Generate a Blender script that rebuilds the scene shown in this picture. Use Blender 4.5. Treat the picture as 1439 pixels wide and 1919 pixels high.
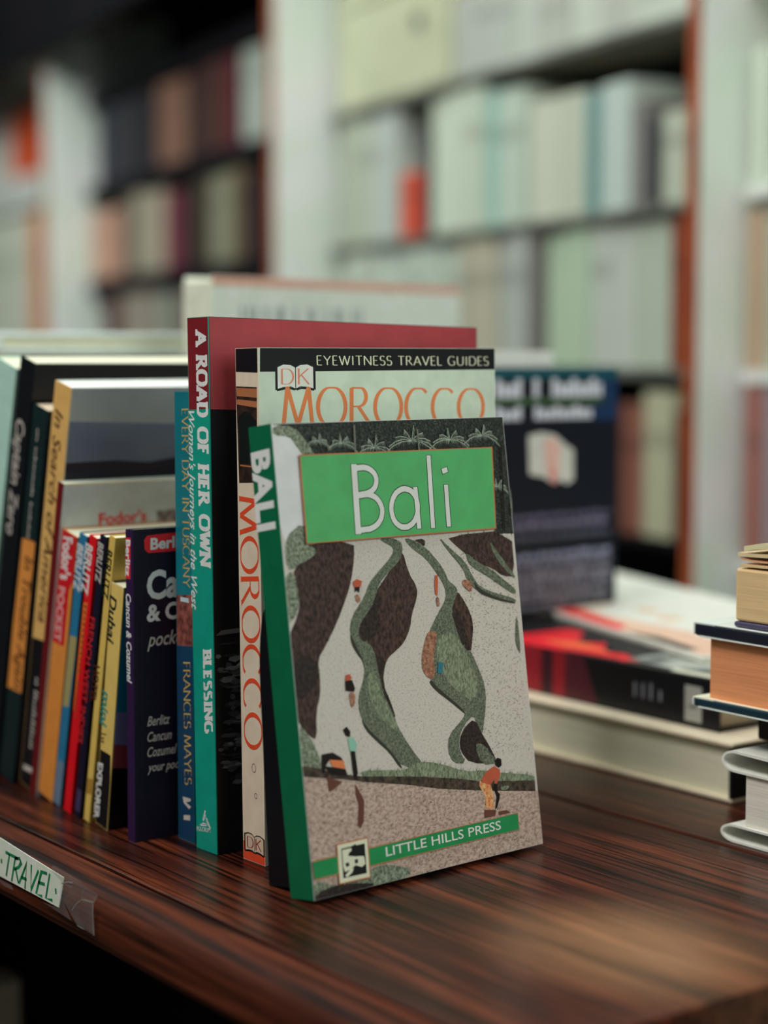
import bpy, bmesh, math, random
from mathutils import Vector, Matrix
from mathutils.geometry import tessellate_polygon

for o in list(bpy.data.objects):
    bpy.data.objects.remove(o)
SC = bpy.context.scene
COL = SC.collection
rad = math.radians
random.seed(7)

# ------------------------------------------------------------------ camera
# World axes: +X runs along the shelf edge towards the near right, +Y from the
# shelf edge into the shelf, Z up; the shelf top is z = 0.
CAM = Vector((0.6637, -0.4318, 0.2254))
RIGHT = Vector((0.6, 0.8, 0.0))
AHEAD = Vector((-0.8, 0.6, 0.0))
PITCH = rad(4.9003)
fwd = AHEAD * math.cos(PITCH) - Vector((0, 0, 1)) * math.sin(PITCH)
upv = AHEAD * math.sin(PITCH) + Vector((0, 0, 1)) * math.cos(PITCH)
cam_data = bpy.data.cameras.new('camera')
cam_data.sensor_fit = 'VERTICAL'
cam_data.sensor_height = 36.0
cam_data.lens = 3400 / 1919 * 36.0
cam_data.clip_start = 0.02
cam_data.dof.use_dof = True
cam_data.dof.focus_distance = 0.806
cam_data.dof.aperture_fstop = 3.5
cam = bpy.data.objects.new('camera', cam_data)
COL.objects.link(cam)
cam.matrix_world = Matrix(((RIGHT.x, upv.x, -fwd.x, CAM.x),
                           (RIGHT.y, upv.y, -fwd.y, CAM.y),
                           (RIGHT.z, upv.z, -fwd.z, CAM.z),
                           (0, 0, 0, 1)))
SC.camera = cam


def place(lat, dep, z):
    """world point: lat metres right of and dep metres ahead of the photographer, height z"""
    v = Vector((CAM.x, CAM.y, 0)) + RIGHT * lat + AHEAD * dep
    v.z = z
    return v


# ------------------------------------------------------------------ light
world = bpy.data.worlds.new('world')
SC.world = world
world.use_nodes = True
wn = world.node_tree.nodes
wn['Background'].inputs[0].default_value = (0.80, 0.95, 0.92, 1)
wn['Background'].inputs[1].default_value = 0.14


def area(name, loc, target, sx, sy, power, color):
    d = bpy.data.lights.new(name, 'AREA')
    d.shape = 'RECTANGLE'
    d.size, d.size_y = sx, sy
    d.energy = power
    d.color = color
    o = bpy.data.objects.new(name, d)
    COL.objects.link(o)
    o.location = loc
    o.rotation_euler = (Vector(target) - Vector(loc)).to_track_quat('-Z', 'Y').to_euler()
    return o


area('window_daylight', place(1.5, -0.6, 1.25), place(0.1, 1.2, 0.1), 1.5, 1.5, 24, (0.92, 1.0, 0.93))
area('aisle_fill_light', place(-0.15, 1.35, 1.9), place(0.30, 1.9, 0.3), 0.9, 0.9, 17, (0.92, 1.0, 0.94))  # unseen light added over the aisle to brighten the bookcases
area('far_fill_light', place(-1.45, 2.4, 1.55), place(-0.75, 3.5, 0.4), 0.9, 0.9, 27, (0.92, 1.0, 0.94))  # unseen light added to brighten the far left bays
area('left_fill_light', place(-0.75, 0.25, 1.6), place(-0.2, 0.9, 0.15), 0.7, 0.7, 24, (1.0, 0.98, 0.92))  # unseen light added on the left to lift the spines
SC.view_settings.view_transform = 'Standard'
SC.view_settings.look = 'None'
SC.view_settings.gamma = 1.0
SC.view_settings.use_curve_mapping = False
SC.view_settings.exposure = -0.05


# ------------------------------------------------------------------ materials
def lin(c):
    c = c / 255.0
    return c / 12.92 if c <= 0.04045 else ((c + 0.055) / 1.055) ** 2.4


def rgb(r, g, b, k=1.0):
    return tuple(min(0.9, lin(v) * k) for v in (r, g, b)) + (1.0,)


MATS = {}


def new_mat(key):
    m = bpy.data.materials.new(key)
    m.use_nodes = True
    nt = m.node_tree
    b = nt.nodes['Principled BSDF']
    tc = nt.nodes.new('ShaderNodeTexCoord')
    mp = nt.nodes.new('ShaderNodeMapping')
    nt.links.new(tc.outputs['Object'], mp.inputs[0])
    return m, nt, b, mp


def noise_mat(key, c1, c2, scale=60, stretch=(1, 1, 1), rough=0.45, lo=0.35, hi=0.65, detail=4, spec=0.4, coat=0.0, bump=0.0):
    """procedural two-colour material driven by object-space noise"""
    if key in MATS:
        return MATS[key]
    m, nt, b, mp = new_mat(key)
    mp.inputs['Scale'].default_value = stretch
    nz = nt.nodes.new('ShaderNodeTexNoise')
    nz.inputs['Scale'].default_value = scale
    nz.inputs['Detail'].default_value = detail
    nt.links.new(mp.outputs[0], nz.inputs['Vector'])
    cr = nt.nodes.new('ShaderNodeValToRGB')
    cr.color_ramp.elements[0].position = lo
    cr.color_ramp.elements[0].color = c1
    cr.color_ramp.elements[1].position = hi
    cr.color_ramp.elements[1].color = c2
    nt.links.new(nz.outputs['Fac'], cr.inputs[0])
    nt.links.new(cr.outputs[0], b.inputs['Base Color'])
    b.inputs['Roughness'].default_value = rough
    b.inputs['Specular IOR Level'].default_value = spec
    b.inputs['Coat Weight'].default_value = coat
    b.inputs['Coat Roughness'].default_value = 0.25
    if bump:
        bp = nt.nodes.new('ShaderNodeBump')
        bp.inputs['Strength'].default_value = bump
        bp.inputs['Distance'].default_value = 0.0004
        nt.links.new(nz.outputs['Fac'], bp.inputs['Height'])
        nt.links.new(bp.outputs[0], b.inputs['Normal'])
    MATS[key] = m
    return m


PK = 1.45        # photographed print value -> reflectance


def ink(r, g, b, k=PK, rough=0.42, var=0.06, spec=0.35):
    """printed card: one colour with a faint mottling"""
    key = 'print_%d_%d_%d_%d' % (r, g, b, int(k * 100))
    c = rgb(r, g, b, k)
    c1 = tuple(v * (1 - var) for v in c[:3]) + (1,)
    c2 = tuple(min(0.92, v * (1 + var)) for v in c[:3]) + (1,)
    return noise_mat(key, c1, c2, 90, rough=rough, spec=spec)


def pages(r, g, b, axis, k=PK):
    """page-block edge: fine lines stacked along one local axis"""
    key = 'pages_%d_%d_%d_%s' % (r, g, b, axis)
    st = {'x': (1, .02, .02), 'y': (.02, 1, .02), 'z': (.02, .02, 1)}[axis]
    c = rgb(r, g, b, k)
    return noise_mat(key, tuple(v * 0.84 for v in c[:3]) + (1,), c, 900, st, rough=0.8, lo=0.3, hi=0.6, spec=0.1, bump=0.25)


INK = {
    # travel-guide cover photograph
    'forest': noise_mat('print_forest', rgb(12, 15, 15, 1.1), rgb(58, 64, 58, 1.2), 900, detail=6),
    'sky': ink(205, 208, 208),
    'bush': noise_mat('print_bush', rgb(70, 78, 66, 1.3), rgb(150, 160, 138, 1.4), 800, detail=5),
    'cliff': noise_mat('print_cliff', rgb(34, 24, 22, 1.1), rgb(84, 62, 56, 1.25), 600, (1, 1, .6), detail=6),
    'dark': noise_mat('print_dark', rgb(22, 18, 18, 1.2), rgb(58, 46, 42, 1.3), 700, detail=5),
    'grass': noise_mat('print_grass', rgb(66, 74, 64, 1.3), rgb(114, 122, 104, 1.4), 1100, detail=5),
    'lgrass': noise_mat('print_lgrass', rgb(84, 94, 76, 1.3), rgb(138, 148, 122, 1.4), 1100, (1, 1, .4), detail=4),
    'edge': ink(52, 54, 46, 1.3),
    'straw': noise_mat('print_straw', rgb(120, 76, 60, 1.3), rgb(170, 122, 98, 1.4), 500),
    'mud': noise_mat('print_mud', rgb(138, 114, 104, 1.4), rgb(182, 160, 148, 1.5), 520, (1, 1, 1.6), detail=7, lo=.3, hi=.6),
    'water': noise_mat('print_water', rgb(164, 154, 146, 1.45), rgb(190, 183, 175, 1.5), 900, (1, 1, 1.3), detail=6, lo=.25, hi=.5),
    'bund': noise_mat('print_bund', rgb(34, 28, 24, 1.2), rgb(84, 72, 60, 1.3), 380),
    'hair': ink(24, 18, 18, 1.2), 'orange': ink(226, 116, 70), 'shirt': ink(130, 180, 160), 'brown': ink(96, 58, 48),
    'skin': ink(178, 84, 60), 'cloth': noise_mat('print_cloth', rgb(200, 96, 56, 1.4), rgb(236, 176, 120, 1.4), 700),
    'blue': ink(40, 110, 130), 'frond': ink(140, 152, 136, 1.4), 'trunk': ink(110, 112, 100, 1.3),
    'border': ink(176, 106, 66), 'panel': ink(80, 163, 100), 'bar': ink(30, 128, 74), 'ink': ink(20, 26, 26, 1.1),
    'letter': ink(205, 212, 200), 'cream': ink(216, 210, 180),
    # other printing
    'white': ink(205, 218, 205), 'pale': ink(180, 172, 166), 'gold': ink(178, 150, 84), 'brownink': ink(72, 30, 18, 1.2),
    'pinkpale': ink(222, 150, 150), 'redink': ink(196, 38, 44), 'tealink': ink(20, 130, 120), 'black': ink(17, 17, 24, 1.1),
    'pine': noise_mat('print_arch_dark', rgb(26, 20, 20, 1.1), rgb(60, 40, 32, 1.2), 200), 'arch': ink(160, 100, 66),
    'maroon': ink(112, 26, 34), 'rose': ink(150, 56, 62), 'pinkpic': noise_mat('print_villa', rgb(70, 30, 34, 1.2), rgb(150, 84, 74, 1.3), 200),
    'navyblue': ink(22, 56, 84), 'paleblue': ink(170, 190, 196), 'skygrey': noise_mat('print_sky', rgb(138, 138, 142, 1.3), rgb(166, 164, 164, 1.3), 12),
    'cloud': noise_mat('print_hills', rgb(92, 98, 120, 1.2), rgb(116, 120, 136, 1.3), 14), 'dusk': ink(26, 24, 40, 1.2),
    'spineorange': ink(214, 132, 62), 'fodred': ink(190, 20, 32), 'bandorange': ink(226, 108, 44), 'olive': ink(150, 140, 92),
    'greyblue': ink(96, 116, 140), 'torn': ink(208, 212, 200), 'cyan': ink(10, 116, 150), 'lilac': ink(120, 118, 170), 'wine': ink(140, 60, 70),
    'pillred': ink(216, 36, 44), 'peachedge': ink(220, 190, 160), 'smudge': noise_mat('print_smudge', rgb(80, 66, 70, 1.3), rgb(150, 140, 140, 1.4), 300),
    'ochre': ink(160, 120, 50), 'redorange': ink(220, 70, 40),
}
BLURTEXT = ink(190, 192, 205)


# ------------------------------------------------------------------ mesh helpers
class MB:
    """collects geometry with several materials and links it as ONE mesh object"""

    def __init__(self):
        self.v, self.f, self.m, self.mats = [], [], [], []

    def mi(self, mat):
        if mat not in self.mats:
            self.mats.append(mat)
        return self.mats.index(mat)

    def face(self, pts, mat):
        n = len(self.v)
        self.v.extend(tuple(p) for p in pts)
        self.f.append(tuple(range(n, n + len(pts))))
        self.m.append(self.mi(mat))

    def poly3(self, pts, mat):
        """concave planar polygon in 3-D"""
        n = len(self.v)
        self.v.extend(tuple(p) for p in pts)
        k = self.mi(mat)
        for t in tessellate_polygon([[Vector(p) for p in pts]]):
            self.f.append((n + t[0], n + t[1], n + t[2]))
            self.m.append(k)

    def box(self, x0, x1, y0, y1, z0, z1, mat, bevel=0.0, rot=None, seg=2):
        bm = bmesh.new()
        bmesh.ops.create_cube(bm, size=1.0)
        bmesh.ops.scale(bm, vec=(abs(x1 - x0), abs(y1 - y0), abs(z1 - z0)), verts=bm.verts)
        if bevel:
            bmesh.ops.bevel(bm, geom=list(bm.edges), offset=bevel, segments=seg, affect='EDGES', profile=0.5)
        if rot:
            bmesh.ops.transform(bm, matrix=rot, verts=bm.verts)
        bmesh.ops.translate(bm, vec=((x0 + x1) / 2, (y0 + y1) / 2, (z0 + z1) / 2), verts=bm.verts)
        self.bm(bm, mat)

    def bm(self, bm, mat):
        n = len(self.v)
        bm.verts.index_update()
        self.v.extend(tuple(v.co) for v in bm.verts)
        k = self.mi(mat)
        for f in bm.faces:
            self.f.append(tuple(n + v.index for v in f.verts))
            self.m.append(k)
        bm.free()

    def sweep_x(self, prof, x0, x1, mat):
        """closed (y, z) profile extruded along x"""
        n = len(self.v)
        k = self.mi(mat)
        c = len(prof)
        for x in (x0, x1):
            self.v.extend((x, y, z) for y, z in prof)
        for i in range(c):
            j = (i + 1) % c
            self.f.append((n + i, n + j, n + c + j, n + c + i))
            self.m.append(k)
        for t in tessellate_polygon([[Vector((0, y, z)) for y, z in prof]]):
            for off in (0, c):
                self.f.append(tuple(n + off + q for q in t))
                self.m.append(k)

    def build(self, name, parent=None, loc=None, rot=None, fn=None):
        me = bpy.data.meshes.new(name)
        vs = [fn(v) for v in self.v] if fn else self.v
        me.from_pydata(vs, [], self.f)
        for mt in self.mats:
            me.materials.append(mt)
        me.polygons.foreach_set('material_index', self.m)
        me.update()
        bm = bmesh.new()
        bm.from_mesh(me)
        bmesh.ops.recalc_face_normals(bm, faces=bm.faces)
        bm.to_mesh(me)
        bm.free()
        o = bpy.data.objects.new(name, me)
        COL.objects.link(o)
        if parent:
            o.parent = parent
        if loc:
            o.location = loc
        if rot:
            o.rotation_euler = rot
        return o


def thing(name, label, cat, loc=(0, 0, 0), rot=(0, 0, 0), group=None):
    o = bpy.data.objects.new(name, None)
    o.empty_display_size = 0.02
    COL.objects.link(o)
    o.location = loc
    o.rotation_euler = rot
    return tag(o, label, cat, group)


def tag(o, label, cat, group=None):
    o['label'] = label
    o['category'] = cat
    if group:
        o['group'] = group
    return o


def struct(o, label=None):
    o['kind'] = 'structure'
    if label:
        o['label'] = label
    return o


# ------------------------------------------------------------------ printing on flat faces
class Face:
    """a flat printed face: origin, unit u and v, outward normal, metric size"""

    def __init__(self, mb, o, u, v, n, W, H, step=0.000005):
        self.mb, self.o, self.u, self.v, self.n = mb, Vector(o), Vector(u), Vector(v), Vector(n)
        self.W, self.H, self.step, self.k = W, H, step, 1

    def at(self, p, lift):
        return self.o + self.u * p[0] + self.v * p[1] + self.n * lift

    def uv(self, q):
        return (q[0] / 1000 * self.W, q[1] / 1000 * self.H)

    def clip(self, pts):
        for ax, lim, sg in ((0, 0.0002, 1), (0, self.W - 0.0002, -1), (1, 0.0002, 1), (1, self.H - 0.0002, -1)):
            out = []
            for i in range(len(pts)):
                a, b = pts[i - 1], pts[i]
                ia, ib = (a[ax] - lim) * sg >= 0, (b[ax] - lim) * sg >= 0
                if ia != ib:
                    t = (lim - a[ax]) / (b[ax] - a[ax])
                    out.append((a[0] + (b[0] - a[0]) * t, a[1] + (b[1] - a[1]) * t))
                if ib:
                    out.append(b)
            pts = out
            if len(pts) < 3:
                return []
        return pts

    def poly(self, pts, mat, clip=True, advance=True):
        if clip:
            pts = self.clip(list(pts))
        if len(pts) >= 3:
            self.mb.poly3([self.at(p, self.step * self.k) for p in pts], mat)
        if advance:
            self.k += 1

    def line(self, pts, w, mat, advance=True):
        for pl in strip(pts, lambda d: w, cap=True):
            self.poly(pl, mat, clip=True, advance=False)
        if advance:
            self.k += 1

    def text(self, s, q0, q1, q2, style, mat):
        p0, p1, p2 = self.uv(q0), self.uv(q1), self.uv(q2)
        polys, width = lettering(s, style)
        base = self.k
        ux, uy = (p1[0] - p0[0]) / width, (p1[1] - p0[1]) / width
        vx, vy = p2[0] - p0[0], p2[1] - p0[1]
        for pl, layer in polys:
            self.k = base + layer * 0.45
            pts = [(p0[0] + x * ux + y * vx, p0[1] + x * uy + y * vy) for x, y in pl]
            if len(pts) > 4:
                self.poly(pts, mat, clip=False, advance=False)
            else:
                self.mb.face([self.at(p, self.step * self.k) for p in pts], mat)
        self.k = base + 4


def strip(pts, wf, cap=False):
    """quads of a polyline stroke; wf gives the width for a direction"""
    n = len(pts)
    if n < 2:
        return []
    dirs = []
    for i in range(n):
        a = pts[max(0, i - 1)]
        b = pts[min(n - 1, i + 1)]
        d = Vector((b[0] - a[0], b[1] - a[1]))
        if d.length < 1e-9:
            d = Vector((1, 0))
        dirs.append(d.normalized())
    L, R = [], []
    for i, (p, d) in enumerate(zip(pts, dirs)):
        h = wf(d) / 2
        if 0 < i < n - 1:
            e = Vector((pts[i][0] - pts[i - 1][0], pts[i][1] - pts[i - 1][1]))
            if e.length > 1e-9:
                h /= max(0.45, abs(e.normalized().dot(d)))
        x, y = p
        if cap and i == 0:
            x, y = x - d.x * h * .5, y - d.y * h * .5
        if cap and i == n - 1:
            x, y = x + d.x * h * .5, y + d.y * h * .5
        L.append((x - d.y * h, y + d.x * h))
        R.append((x + d.y * h, y - d.x * h))
    return [[L[i], L[i + 1], R[i + 1], R[i]] for i in range(n - 1)]


def arc(cx, cy, rx, ry, a0, a1, n=14):
    return [(cx + rx * math.cos(rad(a0 + (a1 - a0) * k / n)), cy + ry * math.sin(rad(a0 + (a1 - a0) * k / n))) for k in range(n + 1)]


# capitals as strokes in a cell of height 1: (advance, strokes, feet) - feet are the stem ends that take serifs
GLYPH = {
    'A': (.84, [[(.04, 0), (.42, 1)], [(.42, 1), (.80, 0)], [(.17, .34), (.67, .34)]], [(.04, 0), (.80, 0)]),
    'B': (.66, [[(.10, 0), (.10, 1)], [(.10, 1), (.32, 1)] + arc(.32, .765, .22, .235, 90, -90) + [(.10, .53)],
                [(.10, .53), (.34, .53)] + arc(.34, .265, .26, .265, 90, -90) + [(.10, 0)]], []),
    'C': (.86, [arc(.47, .5, .41, .5, 48, 312, 26)], []),
    'D': (.88, [[(.10, 0), (.10, 1)], [(.10, 1), (.36, 1)] + arc(.36, .5, .44, .5, 90, -90, 18) + [(.10, 0)]], []),
    'E': (.62, [[(.10, 0), (.10, 1)], [(.10, 1), (.54, 1)], [(.10, .52), (.46, .52)], [(.10, 0), (.56, 0)]], []),
    'F': (.58, [[(.10, 0), (.10, 1)], [(.10, 1), (.54, 1)], [(.10, .52), (.46, .52)]], [(.10, 0)]),
    'G': (.90, [arc(.47, .5, .41, .5, 48, 312, 26), [(.76, .12), (.76, .44)], [(.56, .44), (.80, .44)]], []),
    'H': (.84, [[(.10, 0), (.10, 1)], [(.74, 0), (.74, 1)], [(.10, .52), (.74, .52)]], [(.10, 0), (.10, 1), (.74, 0), (.74, 1)]),
    'I': (.34, [[(.17, 0), (.17, 1)]], [(.17, 0), (.17, 1)]),
    'K': (.78, [[(.10, 0), (.10, 1)], [(.68, 1), (.12, .48)], [(.26, .60), (.72, 0)]], [(.10, 0), (.10, 1), (.68, 1), (.72, 0)]),
    'L': (.60, [[(.10, 0), (.10, 1)], [(.10, 0), (.56, 0)]], [(.10, 1)]),
    'M': (1.04, [[(.08, 0), (.20, 1)], [(.20, 1), (.52, .04)], [(.52, .04), (.84, 1)], [(.84, 1), (.96, 0)]], [(.08, 0), (.96, 0)]),
    'N': (.88, [[(.10, 0), (.10, 1)], [(.10, 1), (.78, 0)], [(.78, 0), (.78, 1)]], [(.10, 0), (.10, 1), (.78, 1)]),
    'O': (.98, [arc(.49, .5, .43, .5, 0, 360, 32)], []),
    'P': (.62, [[(.10, 0), (.10, 1)], [(.10, 1), (.30, 1)] + arc(.30, .74, .25, .26, 90, -90) + [(.10, .48)]], [(.10, 0)]),
    'R': (.76, [[(.10, 0), (.10, 1)], [(.10, 1), (.32, 1)] + arc(.32, .755, .24, .245, 90, -90) + [(.10, .51)], [(.32, .51), (.72, 0)]], [(.10, 0), (.72, 0)]),
    'S': (.62, [arc(.31, .745, .22, .255, 30, 250, 14) + arc(.31, .265, .25, .265, 75, -150, 16)], []),
    'T': (.74, [[(.37, 0), (.37, 1)], [(.04, 1), (.70, 1)]], [(.37, 0)]),
    'U': (.84, [[(.10, 1), (.10, .34)] + arc(.42, .34, .32, .34, 180, 360, 16) + [(.74, 1)]], [(.10, 1), (.74, 1)]),
    'V': (.82, [[(.04, 1), (.41, 0)], [(.41, 0), (.78, 1)]], [(.04, 1), (.78, 1)]),
    'W': (1.16, [[(.04, 1), (.32, 0)], [(.32, 0), (.58, 1)], [(.58, 1), (.84, 0)], [(.84, 0), (1.12, 1)]], [(.04, 1), (1.12, 1)]),
    'Y': (.78, [[(.04, 1), (.39, .48)], [(.74, 1), (.39, .48)], [(.39, .48), (.39, 0)]], [(.04, 1), (.74, 1), (.39, 0)]),
    ' ': (.42, [], []),
}
STYLE = {  # thick, thin, serif half-length, serif thickness
    'roman': (.125, .042, .075, .03),
    'slab': (.31, .20, .21, .17),
    'flare': (.125, .062, 0, 0),
}
TEXTCACHE = {}


def lettering(s, style):
    key = (s, style)
    if key in TEXTCACHE:
        return TEXTCACHE[key]
    if style in STYLE:
        thick, thin, sl, st = STYLE[style]

        def wf(d):
            return math.sqrt((thick * d.y) ** 2 + (thin * d.x) ** 2)
        x, out = 0.0, []
        gap = {'roman': .03, 'slab': .17, 'flare': .10}[style]
        for ch in s:
            adv, strokes, feet = GLYPH[ch]
            layer = 0
            for stt in strokes:
                inner = [(px, min(1 - thin / 2, max(thin / 2, py))) for px, py in stt]
                out += [([(px + x, py) for px, py in q], layer) for q in strip(inner, wf)]
                layer += 1
            if sl:
                for fx, fy in feet:
                    y0, y1 = (0, st) if fy < .5 else (1 - st, 1)
                    out.append(([(x + fx - sl, y0), (x + fx + sl, y0), (x + fx + sl, y1), (x + fx - sl, y1)], layer + .5))
                if style == 'slab' and ch in 'BDEFLPR':
                    for y0, y1 in ((0, st), (1 - st, 1)):
                        out.append(([(x + .10 - sl, y0), (x + .10, y0), (x + .10, y1), (x + .10 - sl, y1)], layer + 1.5))
            x += adv + gap
        res = (out, max(0.1, x - gap))
    else:
        shear = {'script': .38, 'italic': .3, 'bolditalic': .28}.get(style, 0)
        off = {'bold': .034, 'heavy': .044, 'bolditalic': .026, 'sans': .008, 'script': .012, 'italic': .012}.get(style, 0)
        cu = bpy.data.curves.new('lettering', 'FONT')
        cu.body = s
        cu.shear = shear
        cu.offset = off
        cu.resolution_u = 3
        if style == 'heavy':
            cu.space_character = 1.08
        ob = bpy.data.objects.new('lettering', cu)
        COL.objects.link(ob)
        bpy.context.view_layer.update()
        me = bpy.data.meshes.new_from_object(ob.evaluated_get(bpy.context.evaluated_depsgraph_get()))
        vs = [(v.co.x, v.co.y) for v in me.vertices]
        x0 = min(v[0] for v in vs)
        x1 = max(v[0] for v in vs)
        cap = 0.70
        out = [([((vs[i][0] - x0) / cap, vs[i][1] / cap) for i in p.vertices], 0) for p in me.polygons]
        res = (out, (x1 - x0) / cap)
        bpy.data.objects.remove(ob)
        bpy.data.curves.remove(cu)
        bpy.data.meshes.remove(me)
    TEXTCACHE[key] = res
    return res


def open_book_logo(fc, cx, cy, w, h, body, letter):
    """small open-book emblem with two initials, as on the guide's cover and spine"""
    def page(sx, k):
        return [(cx, cy - h * .42 * k), (cx + sx * w * .12, cy - h * .34 * k), (cx + sx * w * .30, cy - h * .36 * k), (cx + sx * w * .46 * k, cy - h * .42 * k),
                (cx + sx * w * .46 * k, cy + h * .36 * k), (cx + sx * w * .30, cy + h * .46 * k), (cx + sx * w * .12, cy + h * .44 * k), (cx, cy + h * .34 * k)]
    for sx in (-1, 1):
        fc.poly(page(sx, 1.1), INK['ink'], clip=True, advance=False)
    fc.k += 1
    for sx in (-1, 1):
        fc.poly(page(sx, .97), body, clip=True, advance=False)
    fc.k += 1
    fc.line([(cx, cy - h * .40), (cx, cy + h * .33)], w * .02, INK['ink'], False)
    for sx in (-1, 1):
        fc.line([(cx + sx * w * .03, cy - h * .45), (cx + sx * w * .14, cy - h * .40), (cx + sx * w * .30, cy - h * .42), (cx + sx * w * .46, cy - h * .47)], w * .03, INK['ink'], False)
    fc.k += 1
    for ch, ox in (('D', -.38), ('K', .04)):
        polys, wd = lettering(ch, 'roman')
        for pl, layer in polys:
            fc.mb.face([fc.at((cx + w * ox + x * w * .40, cy - h * .26 + y * h * .56), fc.step * (fc.k + layer * .45)) for x, y in pl], letter)
    fc.k += 1


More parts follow.
